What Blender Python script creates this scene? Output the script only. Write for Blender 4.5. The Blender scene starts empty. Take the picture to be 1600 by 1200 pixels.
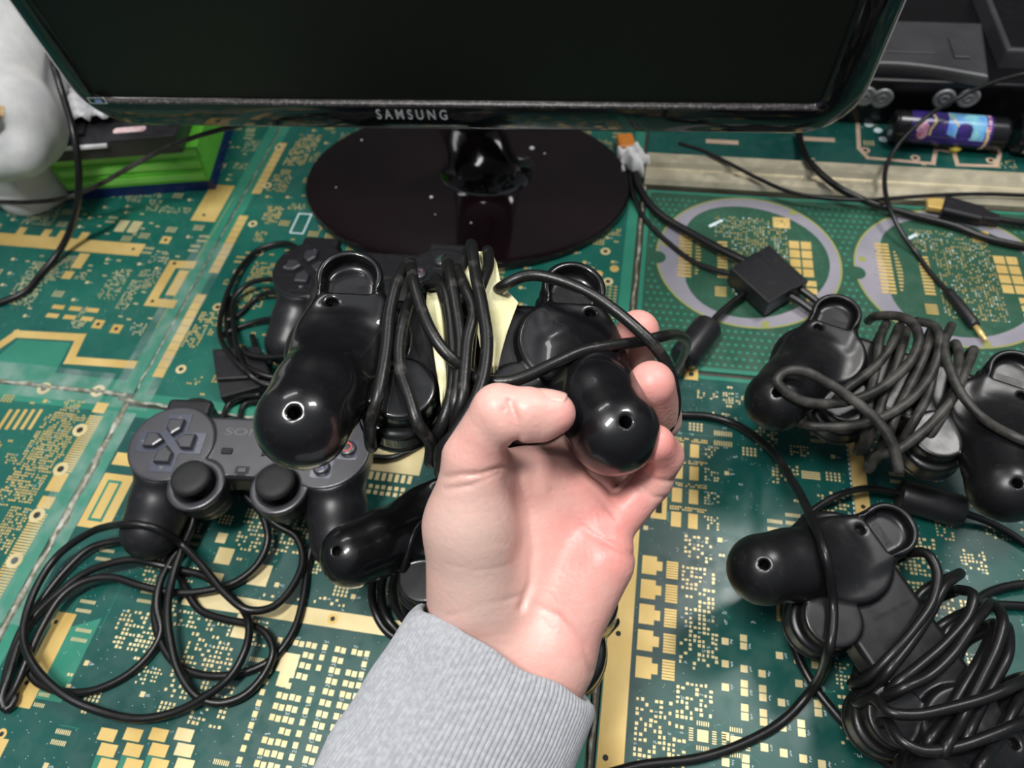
import bpy, math, random
import numpy as np
from mathutils import Matrix, Vector

# ------------------------------------------------------------------ camera maths (centimetres)
S = 0.01
F = 1130.0
H = 44.0
def nrm(v):
    v = np.array(v, float); return v/np.linalg.norm(v)
_Z = -nrm([80, -790, -F]); _v = np.array([0, 0, -1.0])
_Y = nrm(_v-_Z*_v.dot(_Z)); _X = np.cross(_Y, _Z)
R = np.array([_X, _Y, _Z])
O = np.array([0, 0, H])
def CC(px, py, d): return np.array([(px-800)/F*d, -(py-600)/F*d, -d])
def C(px, py, d): return O+R@CC(px, py, d)
def P(px, py, z=0.0):
    r = R@np.array([(px-800)/F, -(py-600)/F, -1.0]); return O+r*((z-H)/r[2])

sc = bpy.context.scene
col = sc.collection
cam = bpy.data.cameras.new('camera'); co = bpy.data.objects.new('camera', cam); col.objects.link(co)
cam.sensor_width = 36; cam.lens = 36*F/1600; cam.clip_start = 0.02; cam.clip_end = 20
m4 = Matrix.Identity(4)
for i in range(3):
    for j in range(3): m4[i][j] = R[i][j]
m4[2][3] = H*S
co.matrix_world = m4
cam.dof.use_dof = True; cam.dof.focus_distance = 0.32; cam.dof.aperture_fstop = 10
sc.camera = co
sc.view_settings.view_transform = 'Standard'; sc.view_settings.look = 'None'
sc.view_settings.exposure = 0.0; sc.view_settings.gamma = 1.0
w = bpy.data.worlds.new('world'); sc.world = w; w.use_nodes = True
_n = w.node_tree; _t = _n.nodes.new('ShaderNodeTexCoord'); _s = _n.nodes.new('ShaderNodeSeparateXYZ'); _r = _n.nodes.new('ShaderNodeValToRGB')
_n.links.new(_t.outputs['Generated'], _s.inputs[0]); _n.links.new(_s.outputs['Z'], _r.inputs['Fac']); _n.links.new(_r.outputs['Color'], _n.nodes['Background'].inputs[0])
_r.color_ramp.elements[0].position = 0.0; _r.color_ramp.elements[0].color = (0.09, 0.09, 0.10, 1)      # room gets lighter towards the ceiling
_r.color_ramp.elements[1].position = 1.0; _r.color_ramp.elements[1].color = (0.40, 0.43, 0.47, 1)
w.node_tree.nodes['Background'].inputs[1].default_value = 0.9
def area(name, loc, target, sx, sy, power, colr=(1, 0.98, 0.95)):
    l = bpy.data.lights.new(name, 'AREA'); l.shape = 'RECTANGLE'; l.size = sx*S; l.size_y = sy*S
    l.energy = power; l.color = colr
    o = bpy.data.objects.new(name, l); col.objects.link(o); o.location = Vector(loc)*S
    o.rotation_euler = (Vector(target)-Vector(loc)).to_track_quat('-Z', 'Y').to_euler()
    return o
area('overhead_light', (-26, 2, 125), (0, 22, 0), 14, 40, 15.5)
area('overhead_light', (60, 48, 120), (0, 22, 0), 20, 34, 8.0)
area('overhead_light', (-40, 96, 122), (-10, 25, 0), 60, 14, 3.0)  # added light, placed so the face-up controller's top reflects it

# ------------------------------------------------------------------ materials
def mat(name, c, rough=0.5, metal=0.0, coat=0.0, spec=0.5, noise=None, bump=None, c2=None, sss=0.0, nscale=None, detail=4, rn=0.0, emis=None):
    m = bpy.data.materials.new(name); m.use_nodes = True
    nt = m.node_tree; b = nt.nodes['Principled BSDF']
    b.inputs['Base Color'].default_value = (*c, 1); b.inputs['Roughness'].default_value = rough
    b.inputs['Metallic'].default_value = metal; b.inputs['Coat Weight'].default_value = coat
    b.inputs['Coat Roughness'].default_value = 0.05
    b.inputs['Specular IOR Level'].default_value = spec
    if sss:
        b.inputs['Subsurface Weight'].default_value = sss
        b.inputs['Subsurface Radius'].default_value = (0.010, 0.004, 0.002); b.inputs['Subsurface Scale'].default_value = 0.5
    tc = nt.nodes.new('ShaderNodeTexCoord')
    if c2 is not None:
        n = nt.nodes.new('ShaderNodeTexNoise'); n.inputs['Scale'].default_value = nscale or 40; n.inputs['Detail'].default_value = detail
        r = nt.nodes.new('ShaderNodeValToRGB'); r.color_ramp.elements[0].position = (noise or (0.35, 0.65))[0]; r.color_ramp.elements[1].position = (noise or (0.35, 0.65))[1]
        r.color_ramp.elements[0].color = (*c, 1); r.color_ramp.elements[1].color = (*c2, 1)
        nt.links.new(tc.outputs['Object'], n.inputs['Vector']); nt.links.new(n.outputs['Fac'], r.inputs['Fac']); nt.links.new(r.outputs['Color'], b.inputs['Base Color'])
    if rn:
        n = nt.nodes.new('ShaderNodeTexNoise'); n.inputs['Scale'].default_value = 90; n.inputs['Detail'].default_value = 6
        mr = nt.nodes.new('ShaderNodeMapRange'); mr.inputs['From Min'].default_value = 0.4; mr.inputs['From Max'].default_value = 0.75
        mr.inputs['To Min'].default_value = rough; mr.inputs['To Max'].default_value = min(1, rough+rn)
        nt.links.new(tc.outputs['Object'], n.inputs['Vector']); nt.links.new(n.outputs['Fac'], mr.inputs['Value']); nt.links.new(mr.outputs['Result'], b.inputs['Roughness'])
    if bump:
        n = nt.nodes.new('ShaderNodeTexNoise'); n.inputs['Scale'].default_value = bump[0]; n.inputs['Detail'].default_value = 5
        bp = nt.nodes.new('ShaderNodeBump'); bp.inputs['Strength'].default_value = bump[1]; bp.inputs['Distance'].default_value = bump[2]
        nt.links.new(tc.outputs['Object'], n.inputs['Vector']); nt.links.new(n.outputs['Fac'], bp.inputs['Height']); nt.links.new(bp.outputs['Normal'], b.inputs['Normal'])
    return m

GLOSS = mat('gloss_black_plastic', (0.004, 0.004, 0.005), 0.28, coat=0.55, spec=0.35, rn=0.12, c2=(0.014, 0.014, 0.015), noise=(0.62, 0.85), nscale=260, detail=8)
SATIN = mat('satin_black_plastic', (0.006, 0.006, 0.007), 0.30, spec=0.45, rn=0.12, c2=(0.017, 0.017, 0.018), noise=(0.6, 0.8), nscale=260, detail=8, bump=(2500, 0.08, 0.0002))
MATTE = mat('matte_black_plastic', (0.010, 0.010, 0.012), 0.38, spec=0.5, bump=(2500, 0.12, 0.0002), c2=(0.025, 0.025, 0.028), noise=(0.55, 0.85), nscale=160)
GREYLIT = mat('dark_grey_lit_plastic', (0.028, 0.028, 0.034), 0.34, spec=0.9, bump=(2500, 0.1, 0.0002), c2=(0.040, 0.040, 0.048), noise=(0.4, 0.8), nscale=60)  # on the top plate, reflected light is put into this lighter grey
RUBBER = mat('black_rubber', (0.012, 0.013, 0.013), 0.62, spec=0.4, bump=(1800, 0.15, 0.0003), c2=(0.025, 0.025, 0.023), noise=(0.55, 0.8), nscale=120)
CABLE = mat('black_cable', (0.006, 0.006, 0.0065), 0.34, spec=0.4, bump=(900, 0.12, 0.0004), c2=(0.016, 0.016, 0.016), noise=(0.55, 0.85), nscale=90, detail=6)
CABLEW = mat('worn_cable', (0.007, 0.007, 0.007), 0.36, spec=0.4, bump=(700, 0.2, 0.0005), c2=(0.085, 0.08, 0.07), noise=(0.58, 0.84), nscale=110, detail=7)
CABLEG = mat('worn_grey_cable', (0.013, 0.013, 0.012), 0.5, spec=0.4, bump=(500, 0.25, 0.0006), c2=(0.085, 0.08, 0.072), noise=(0.4, 0.8), nscale=90, detail=6)
HOLE = mat('screw_hole', (0.004, 0.004, 0.004), 0.6, c2=(0.05, 0.045, 0.03), noise=(0.5, 0.7), nscale=700)

# ------------------------------------------------------------------ object helpers
def tag(o, label, cat, group=None, kind=None):
    if label: o['label'] = label
    if cat: o['category'] = cat
    if group: o['group'] = group
    if kind: o['kind'] = kind
    return o
def mesh(name, v, f, mats, smooth=True, mi=None):
    me = bpy.data.meshes.new(name)
    v = np.asarray(v, float)*S
    me.from_pydata(v.tolist(), [], f if isinstance(f, list) else f.tolist())
    for m in (mats if isinstance(mats, (list, tuple)) else [mats]): me.materials.append(m)
    if mi is not None: me.polygons.foreach_set('material_index', np.array(mi, np.int32))
    if smooth: me.polygons.foreach_set('use_smooth', np.ones(len(me.polygons), bool))
    me.update(); return me
def link(name, me, parent=None, world=True):
    o = bpy.data.objects.new(name, me); col.objects.link(o)
    if parent is not None:
        o.parent = parent
        if world: o.matrix_parent_inverse = MW[parent.name].inverted()
    MW[o.name] = MW[parent.name] if (parent is not None and not world) else Matrix.Identity(4)
    return o
MW = {}
def origin_to(o, loc):
    """put the object's own origin at loc (cm), keeping the mesh where it is"""
    l = Vector([float(x) for x in loc])*S
    o.data.transform(Matrix.Translation(-l)); o.location = l
    MW[o.name] = Matrix.Translation(l)
    return o
def empty(name, loc, rot=None):
    o = bpy.data.objects.new(name, None); col.objects.link(o); o.empty_display_size = 0.02
    m = Matrix.Translation(Vector([float(x) for x in loc])*S)
    if rot is not None:
        r = Matrix([[float(x) for x in row] for row in rot]).to_4x4(); m = m@r
    o.matrix_world = m; MW[o.name] = m
    return o
def split(o, deg=35):
    try:
        md = o.modifiers.new('e', 'EDGE_SPLIT'); md.split_angle = math.radians(deg)
    except Exception: pass
    return o

class MB:
    def __init__(s): s.v = []; s.f = []; s.m = []
    def add(s, v, f, mi=0):
        n = len(s.v); s.v += [tuple(float(c) for c in p) for p in v]; s.f += [tuple(int(i)+n for i in q) for q in f]; s.m += [mi]*len(f); return s
    def build(s, name, mats, parent=None, world=True, smooth=False):
        return link(name, mesh(name, s.v, s.f, mats, smooth, s.m), parent, world)

def catmull(pts, closed=False, step=0.25):
    pts = [np.array(p, float) for p in pts]; n = len(pts); out = []
    segs = n if closed else n-1
    for i in range(segs):
        if closed: p0, p1, p2, p3 = pts[i-1], pts[i], pts[(i+1) % n], pts[(i+2) % n]
        else:
            p1, p2 = pts[i], pts[i+1]
            p0 = pts[i-1] if i else 2*p1-p2
            p3 = pts[i+2] if i+2 < n else 2*p2-p1
        # centripetal
        def tj(ti, a, b): return ti+max(1e-4, np.linalg.norm(b-a))**0.5
        t0 = 0; t1 = tj(t0, p0, p1); t2 = tj(t1, p1, p2); t3 = tj(t2, p2, p3)
        k = max(2, int(np.linalg.norm(p2-p1)/step))
        for t in np.linspace(t1, t2, k, endpoint=False):
            A1 = (t1-t)/(t1-t0)*p0+(t-t0)/(t1-t0)*p1; A2 = (t2-t)/(t2-t1)*p1+(t-t1)/(t2-t1)*p2; A3 = (t3-t)/(t3-t2)*p2+(t-t2)/(t3-t2)*p3
            B1 = (t2-t)/(t2-t0)*A1+(t-t0)/(t2-t0)*A2; B2 = (t3-t)/(t3-t1)*A2+(t-t1)/(t3-t1)*A3
            out.append((t2-t)/(t2-t1)*B1+(t-t1)/(t2-t1)*B2)
    if not closed: out.append(pts[-1])
    return np.array(out)
def tube(mb, pts, r, closed=False, n=12, step=0.25, mi=0, spline=True):
    c = catmull(pts, closed, step) if spline else np.array(pts, float)
    N = len(c)
    rr = r(np.linspace(0, 1, N)) if callable(r) else np.full(N, r)
    t = np.roll(c, -1, 0)-np.roll(c, 1, 0)
    if not closed: t[0] = c[1]-c[0]; t[-1] = c[-1]-c[-2]
    t /= np.linalg.norm(t, axis=1)[:, None]+1e-9
    a = np.cross(t[0], [0, 0, 1.0]);
    if np.linalg.norm(a) < 0.1: a = np.cross(t[0], [0, 1.0, 0])
    a = nrm(a); v = []
    th = np.arange(n)*2*math.pi/n
    for i in range(N):
        a = a-t[i]*a.dot(t[i]); a = nrm(a); b = np.cross(t[i], a)
        v.append(c[i]+rr[i]*(np.cos(th)[:, None]*a+np.sin(th)[:, None]*b))
    v = np.concatenate(v); f = []
    for i in range(N if closed else N-1):
        j = (i+1) % N
        for k in range(n): f.append((i*n+k, i*n+(k+1) % n, j*n+(k+1) % n, j*n+k))
    if not closed:
        f.append(tuple(range(n-1, -1, -1))); f.append(tuple((N-1)*n+k for k in range(n)))
    mb.add(v, f, mi); return c
def lathe(mb, prof, o=(0, 0, 0), ax=(0, 0, 1), n=40, mi=0):
    """prof: list of (radius, height) along axis"""
    o = np.array(o, float); ax = nrm(ax); a = np.cross(ax, [0, 1.0, 0])
    if np.linalg.norm(a) < 0.1: a = np.cross(ax, [1.0, 0, 0])
    a = nrm(a); b = np.cross(ax, a); v = []; f = []
    for r, h in prof:
        for k in range(n):
            q = 2*math.pi*k/n; v.append(o+ax*h+r*(math.cos(q)*a+math.sin(q)*b))
    for i in range(len(prof)-1):
        for k in range(n): f.append((i*n+k, i*n+(k+1) % n, (i+1)*n+(k+1) % n, (i+1)*n+k))
    if prof[0][0] > 1e-4: f.append(tuple(range(n-1, -1, -1)))
    if prof[-1][0] > 1e-4: f.append(tuple((len(prof)-1)*n+k for k in range(n)))
    mb.add(v, f, mi)
def prism(mb, poly, z0, z1, bev=0.0, mi=0, fr=None):
    """poly CCW in xy; fr: optional function mapping local -> world"""
    poly = [np.array(p, float) for p in poly]; n = len(poly); c = sum(poly)/n
    def inset(d):
        out = []
        for i in range(n):
            p0, p1, p2 = poly[i-1], poly[i], poly[(i+1) % n]
            e1 = nrm(p1-p0); e2 = nrm(p2-p1); n1 = np.array([-e1[1], e1[0]]); n2 = np.array([-e2[1], e2[0]])
            m = n1+n2; m = m/max(0.3, (1+n1.dot(n2))); out.append(p1+m*d)
        return out
    if bev: levels = [(poly, z0), (poly, z1-bev), (inset(bev*0.3), z1-bev*0.3), (inset(bev), z1)]
    else: levels = [(poly, z0), (poly, z1)]
    v = []
    for pl, z in levels: v += [(p[0], p[1], z) for p in pl]
    if fr: v = [fr(np.array(p)) for p in v]
    L = len(levels); f = []
    for i in range(L-1):
        for k in range(n): f.append((i*n+k, i*n+(k+1) % n, (i+1)*n+(k+1) % n, (i+1)*n+k))
    f.append(tuple(range(n-1, -1, -1))); f.append(tuple((L-1)*n+k for k in range(n)))
    mb.add(v, f, mi)
def rrect(w, h, r, n=5, cx=0, cy=0):
    out = []
    for sx, sy, a0 in ((1, 1, 0), (-1, 1, 90), (-1, -1, 180), (1, -1, 270)):
        for k in range(n+1):
            a = math.radians(a0+90*k/n); out.append((cx+sx*(w/2-r)+r*math.cos(a), cy+sy*(h/2-r)+r*math.sin(a)))
    return out
def circ(r, n=28, cx=0, cy=0): return [(cx+r*math.cos(2*math.pi*k/n), cy+r*math.sin(2*math.pi*k/n)) for k in range(n)]

# ------------------------------------------------------------------ implicit surfaces
def surface_nets(fn, lo, hi, h):
    xs = [np.arange(lo[i], hi[i]+h, h, dtype=np.float32) for i in range(3)]
    X, Y, Z = np.meshgrid(*xs, indexing='ij', sparse=True)
    g = np.asarray(fn(X, Y, Z), np.float32); g = np.broadcast_to(g, tuple(len(x) for x in xs))
    ins = g < 0
    c = [ins[a:ins.shape[0]-1+a, b:ins.shape[1]-1+b, d:ins.shape[2]-1+d] for a in (0, 1) for b in (0, 1) for d in (0, 1)]
    s = sum(x.astype(np.int8) for x in c); act = np.argwhere((s > 0) & (s < 8))
    cid = np.full(s.shape, -1, np.int32); cid[tuple(act.T)] = np.arange(len(act))
    offs = [(a, b, d) for a in (0, 1) for b in (0, 1) for d in (0, 1)]
    val = np.stack([g[act[:, 0]+a, act[:, 1]+b, act[:, 2]+d] for a, b, d in offs], 1)
    acc = np.zeros((len(act), 3)); cnt = np.zeros(len(act))
    for i, p in enumerate(offs):
        for j, q in enumerate(offs):
            if j <= i or sum(abs(x-y) for x, y in zip(p, q)) != 1: continue
            a, b = val[:, i], val[:, j]; m = (a < 0) != (b < 0)
            t = np.where(m, a/(np.where(m, a-b, 1)), 0)
            pos = np.array(p)[None]+t[:, None]*(np.array(q)-np.array(p))[None]
            acc += pos*m[:, None]; cnt += m
    v = np.array(lo)[None]+(act+acc/cnt[:, None])*h
    faces = []
    for ax in range(3):
        sl0 = [slice(None)]*3; sl1 = [slice(None)]*3; sl0[ax] = slice(0, -1); sl1[ax] = slice(1, None)
        a, b = ins[tuple(sl0)], ins[tuple(sl1)]; e = np.argwhere(a != b)
        u, w_ = [(1, 2), (2, 0), (0, 1)][ax]
        e = e[(e[:, u] > 0) & (e[:, w_] > 0) & (e[:, u] < ins.shape[u]-1) & (e[:, w_] < ins.shape[w_]-1)]
        def cell(du, dw):
            q = e.copy(); q[:, u] -= du; q[:, w_] -= dw; return cid[tuple(q.T)]
        quad = np.stack([cell(1, 1), cell(0, 1), cell(0, 0), cell(1, 0)], 1)
        fl = ~a[tuple(e.T)]; quad[fl] = quad[fl][:, ::-1]
        faces.append(quad)
    return v, np.concatenate(faces)
def cone(X, Y, Z, a, b, ra, rb):
    ba = np.array(b, float)-np.array(a, float); L = float(ba@ba)+1e-9
    t = np.clip(((X-a[0])*ba[0]+(Y-a[1])*ba[1]+(Z-a[2])*ba[2])/L, 0, 1).astype(np.float32)
    return np.sqrt((X-a[0]-t*ba[0])**2+(Y-a[1]-t*ba[1])**2+(Z-a[2]-t*ba[2])**2)-(ra+(rb-ra)*t)
def smin(a, b, k):
    h = np.clip(0.5+0.5*(b-a)/k, 0, 1); return b+(a-b)*h-k*h*(1-h)
def smax(a, b, k): return -smin(-a, -b, k)
def rbox(X, Y, Z, c, hs, r):
    qx, qy, qz = abs(X-c[0])-hs[0]+r, abs(Y-c[1])-hs[1]+r, abs(Z-c[2])-hs[2]+r
    return np.sqrt(np.maximum(qx, 0)**2+np.maximum(qy, 0)**2+np.maximum(qz, 0)**2)+np.minimum(np.maximum(qx, np.maximum(qy, qz)), 0)-r
def rcyl(X, Y, Z, c, rad, z0, z1, r):
    d = np.sqrt((X-c[0])**2+(Y-c[1])**2)-rad+r; q = abs(Z-(z0+z1)/2)-(z1-z0)/2+r
    return np.sqrt(np.maximum(d, 0)**2+np.maximum(q, 0)**2)+np.minimum(np.maximum(d, q), 0)-r
def ellip(X, Y, Z, c, r):
    k0 = np.sqrt(((X-c[0])/r[0])**2+((Y-c[1])/r[1])**2+((Z-c[2])/r[2])**2)
    k1 = np.sqrt(((X-c[0])/r[0]**2)**2+((Y-c[1])/r[1]**2)**2+((Z-c[2])/r[2]**2)**2)
    return k0*(k0-1)/(k1+1e-6)


# ------------------------------------------------------------------ the setting and the desk
BA = math.radians(-14); BU = np.array([math.cos(BA), math.sin(BA)]); BV = np.array([-math.sin(BA), math.cos(BA)])
def W(u, v, z=0.0): return np.array([BU[0]*u+BV[0]*v, BU[1]*u+BV[1]*v, z])
def bx(mb, u0, u1, v0, v1, z0, z1, bev=0.0, mi=0):
    prism(mb, [(u0, v0), (u1, v0), (u1, v1), (u0, v1)], z0, z1, bev, mi, fr=lambda p: W(p[0], p[1], p[2]))
WALL = mat('dark_wall_paint', (0.05, 0.05, 0.052), 0.8, c2=(0.07, 0.07, 0.072))
mb = MB(); bx(mb, -150, 150, 104, 110, -80, 130); o = mb.build('wall_back', WALL); o['kind'] = 'structure'
FLOOR = mat('grey_floor', (0.10, 0.10, 0.10), 0.7, c2=(0.14, 0.135, 0.13))
mb = MB(); bx(mb, -150, 150, -120, 110, -82, -80); o = mb.build('floor', FLOOR); o['kind'] = 'structure'
WOOD = mat('dark_worktop', (0.035, 0.028, 0.022), 0.5, c2=(0.06, 0.05, 0.04))
dk = empty('desk', W(-12, 50, -80)); tag(dk, 'dark workbench carrying the green circuit board panels', 'desk')
mb = MB(); bx(mb, -90, 66, -6, 100, -3.2, -0.22, 0.2); mb.build('desk_top', WOOD, dk)
for u, v in ((-86, -2), (62, -2), (-86, 96), (62, 96)):
    mb = MB(); bx(mb, u-3, u+3, v-3, v+3, -80, -3.2, 0); mb.build('leg', WOOD, dk)

# ------------------------------------------------------------------ circuit boards
def board_mat(name, c, c2):
    m = mat(name, c, 0.30, spec=0.5, coat=0.25, c2=c2, nscale=14, noise=(0.3, 0.7), bump=(60, 0.06, 0.001), rn=0.25)
    m.node_tree.nodes['Principled BSDF'].inputs['Coat Roughness'].default_value = 0.18
    return m
TEAL = board_mat('dark_teal_solder_mask', (0.003, 0.052, 0.046), (0.006, 0.085, 0.068))
TEAL2 = board_mat('green_solder_mask', (0.018, 0.070, 0.043), (0.028, 0.092, 0.056))
TEALA = board_mat('worn_teal_solder_mask', (0.004, 0.080, 0.065), (0.010, 0.125, 0.09))
RIM = board_mat('light_green_board_rim', (0.018, 0.17, 0.11), (0.035, 0.22, 0.15))
GOLD = mat('gold_plated_pad', (0.62, 0.42, 0.12), 0.38, metal=0.35, spec=0.6, c2=(0.80, 0.58, 0.22), nscale=20, bump=(400, 0.1, 0.0003))
PALE = mat('pale_gold_pad', (0.62, 0.50, 0.24), 0.40, metal=0.3, spec=0.6, c2=(0.80, 0.68, 0.38), nscale=25)
SILK = mat('white_silkscreen', (0.62, 0.74, 0.76), 0.6)
VIA = mat('drill_hole', (0.008, 0.012, 0.01), 0.6)
TRACE = mat('copper_trace_under_mask', (0.012, 0.16, 0.11), 0.35)
COPPER = mat('bare_copper_outline', (0.50, 0.36, 0.26), 0.45, metal=0.2, c2=(0.62, 0.46, 0.34))
GREYR = mat('grey_bare_laminate', (0.20, 0.20, 0.24), 0.55, c2=(0.29, 0.27, 0.31), nscale=18)
YEL = mat('yellow_laminate_edge', (0.27, 0.28, 0.07), 0.5)
BM = [TEAL, GOLD, PALE, SILK, VIA, RIM, TRACE, COPPER, GREYR, YEL, TEAL2, TEALA]
rnd = random.Random(7)
class Board:
    def __init__(s, name, label, u0, u1, v0, v1, base, inner, ins=0.6, group=None):
        s.mb = MB(); s.b = (u0, u1, v0, v1); s.occ = set(); s.name = name; s.label = label; s.base = base
        bx(s.mb, u0, u1, v0, v1, -0.2, 0.0, 0.03, base)
        s.q(u0+ins, v0+ins, u1-ins, v1-ins, inner, 0.008, occ=False)
        s.inner = inner; s.g = group
    def q(s, u0, v0, u1, v1, mi=1, z=0.016, occ=True):
        s.mb.add([W(u0, v0, z), W(u1, v0, z), W(u1, v1, z), W(u0, v1, z)], [(0, 1, 2, 3)], mi)
        if occ:
            for i in range(int(math.floor(u0*5)), int(math.ceil(u1*5))):
                for j in range(int(math.floor(v0*5)), int(math.ceil(v1*5))): s.occ.add((i, j))
    def free(s, u0, v0, u1, v1):
        b = s.b
        if u0 < b[0]+0.7 or u1 > b[1]-0.7 or v0 < b[2]+0.7 or v1 > b[3]-0.7: return False
        for i in range(int(math.floor(u0*5)), int(math.ceil(u1*5))):
            for j in range(int(math.floor(v0*5)), int(math.ceil(v1*5))):
                if (i, j) in s.occ: return False
        return True
    def p(s, u0, v0, u1, v1, mi=1, z=0.016):
        if s.free(u0, v0, u1, v1): s.q(u0, v0, u1, v1, mi, z, False); return True
    def mark(s, u0, v0, u1, v1):
        for i in range(int(math.floor(u0*5)), int(math.ceil(u1*5))):
            for j in range(int(math.floor(v0*5)), int(math.ceil(v1*5))): s.occ.add((i, j))
    def poly(s, pts, mi=1, z=0.016): s.mb.add([W(a, b, z) for a, b in pts], [tuple(range(len(pts)))], mi)
    def disc(s, u, v, r, mi=1, z=0.018, n=18): s.poly(circ(r, n, u, v), mi, z)
    def hole(s, u, v, r=0.38, pm=2, z=0.02):
        s.disc(u, v, r, pm, z); s.disc(u, v, r*0.45, 4, z+0.006); s.mark(u-r, v-r, u+r, v+r)
    def ring(s, u, v, r0, r1, mi, z, n=72, wob=0.0, a0=0, a1=360):
        pts = []; k = []
        for i in range(n+1):
            a = math.radians(a0+(a1-a0)*i/n); wv = wob*(math.sin(3*a+1)+0.5*math.sin(7*a))
            pts += [W(u+(r0+wv)*math.cos(a), v+(r0+wv)*math.sin(a), z), W(u+r1*math.cos(a), v+r1*math.sin(a), z)]
            if i < n: k.append((2*i, 2*i+1, 2*i+3, 2*i+2))
        s.mb.add(pts, k, mi)
    def strip(s, pts, wd, mi=1, z=0.014):
        for (a, b), (c, d) in zip(pts, pts[1:]):
            z += 0.0015; L = math.hypot(c-a, d-b); nx, ny = -(d-b)/L*wd/2, (c-a)/L*wd/2; ex, ey = (c-a)/L*wd/2, (d-b)/L*wd/2
            s.poly([(a-ex-nx, b-ey-ny), (c+ex-nx, d+ey-ny), (c+ex+nx, d+ey+ny), (a-ex+nx, b-ey+ny)], mi, z)
    def silk(s, u, v, n=3, up=False, sc=1.0):
        for i in range(n):
            for k in range(2):
                a = u+(0.10*i)*sc+rnd.uniform(0, .03); b = v+rnd.uniform(0, 0.09)*sc
                x, y = (0.028, 0.10) if k else (0.075, 0.028)
                if up: s.p(v*0+u+(b-v), v+(a-u), u+(b-v)+y*sc, v+(a-u)+x*sc, 3, 0.018)
                else: s.p(a, b, a+x*sc, b+y*sc, 3, 0.018)
    def pads(s, u, v, nu, nv, pu, pv, w_, h_, mi=2, jit=0.0, drop=0.0):
        for i in range(nu):
            for j in range(nv):
                if rnd.random() < drop: continue
                a = u+i*pu+rnd.uniform(-jit, jit); b = v+j*pv+rnd.uniform(-jit, jit); s.p(a, b, a+w_, b+h_, mi)
        s.mark(u, v, u+(nu-1)*pu+w_, v+(nv-1)*pv+h_)
    def ic(s, u, v, n, pitch=0.1, ln=0.28, gap=0.3, mi=2, mid=False):
        for i in range(n):
            s.p(u+i*pitch, v, u+i*pitch+pitch*0.55, v+ln, mi); s.p(u+i*pitch, v+ln+gap, u+i*pitch+pitch*0.55, v+2*ln+gap, mi)
        if mid: s.p(u+0.1*n*pitch, v+ln+gap*0.2, u+0.9*n*pitch, v+ln+gap*0.8, mi)
        s.mark(u, v, u+n*pitch, v+2*ln+gap)
    def hatch(s, u, v, w_, h_, n=6, mi=1, z=0.016):
        for i in range(n): s.p(u, v+i*h_/n, u+w_, v+(i+0.78)*h_/n, mi, z)
        s.mark(u, v, u+w_, v+h_)
    def cluster(s, u, v, w_, h_, dens=0.55, cell=0.22, mi=2, sz=(0.09, 0.16)):
        i = u
        while i < u+w_:
            j = v
            while j < v+h_:
                if rnd.random() < dens:
                    a = rnd.uniform(*sz); b = rnd.uniform(*sz); s.p(i, j, i+a, j+b, mi)
                elif rnd.random() < 0.10: s.silk(i, j, 2)
                j += cell
            i += cell
        s.mark(u, v, u+w_, v+h_)
    def vias(s, u0, v0, u1, v1, n, mi=3):
        for _ in range(n):
            a, b = rnd.uniform(u0, u1), rnd.uniform(v0, v1); r = 0.035
            s.p(a, b, a+r, b+r, mi, 0.014)
    def traces(s, u0, v0, u1, v1, n):
        for _ in range(n):
            a, b = rnd.uniform(u0, u1), rnd.uniform(v0, v1); L = rnd.uniform(0.5, 2.2)
            pts = [(a, b)]; d = rnd.choice([0, 45, 90, 135])
            for k in range(3):
                q = math.radians(d+rnd.choice([-45, 0, 45])); a += L*math.cos(q); b += L*math.sin(q)
                if not s.free(a-.05, b-.05, a+.05, b+.05): break
                pts.append((a, b))
            if len(pts) > 1: s.strip(pts, 0.05, 6, 0.0115)
    def scatter(s, u0, v0, u1, v1, n, style=0, mi=2):
        """random component footprints in a zone"""
        for _ in range(n):
            a, b = rnd.uniform(u0, u1), rnd.uniform(v0, v1); t = rnd.random()
            if t < 0.30: w_, h_ = rnd.uniform(.8, 1.8), rnd.uniform(.6, 1.6)
            elif t < 0.45: w_, h_ = 1.0, 0.9
            elif t < 0.62: w_, h_ = 1.2, 0.7
            elif t < 0.8: w_, h_ = 0.4, 0.2
            else: w_, h_ = 0.7, 0.35
            if not s.free(a-.08, b-.08, a+w_+.08, b+h_+.08): continue
            if t < 0.30: s.cluster(a, b, w_, h_, 0.6, mi=mi)
            elif t < 0.45: s.ic(a, b, 8, 0.12, 0.26, 0.3, mi)
            elif t < 0.62: s.pads(a, b, 4, 3, 0.26, 0.24, 0.14, 0.17, mi)
            elif t < 0.8: s.p(a, b, a+0.15, b+0.17, mi); s.p(a+0.21, b, a+0.36, b+0.17, mi); s.mark(a, b, a+.4, b+.2)
            else: s.p(a, b, a+.3, b+.3, mi); s.silk(a+.36, b+.05, 3); s.mark(a, b, a+.7, b+.35)
    def done(s):
        o = s.mb.build(s.name, BM); tag(o, s.label, 'circuit board', s.g)
        u0, u1, v0, v1 = s.b; origin_to(o, W((u0+u1)/2, (v0+v1)/2, -0.2)); return o
    def uv(s, px, py):
        w_ = P(px, py, 0)[:2]; return float(w_@BU), float(w_@BV)

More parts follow.
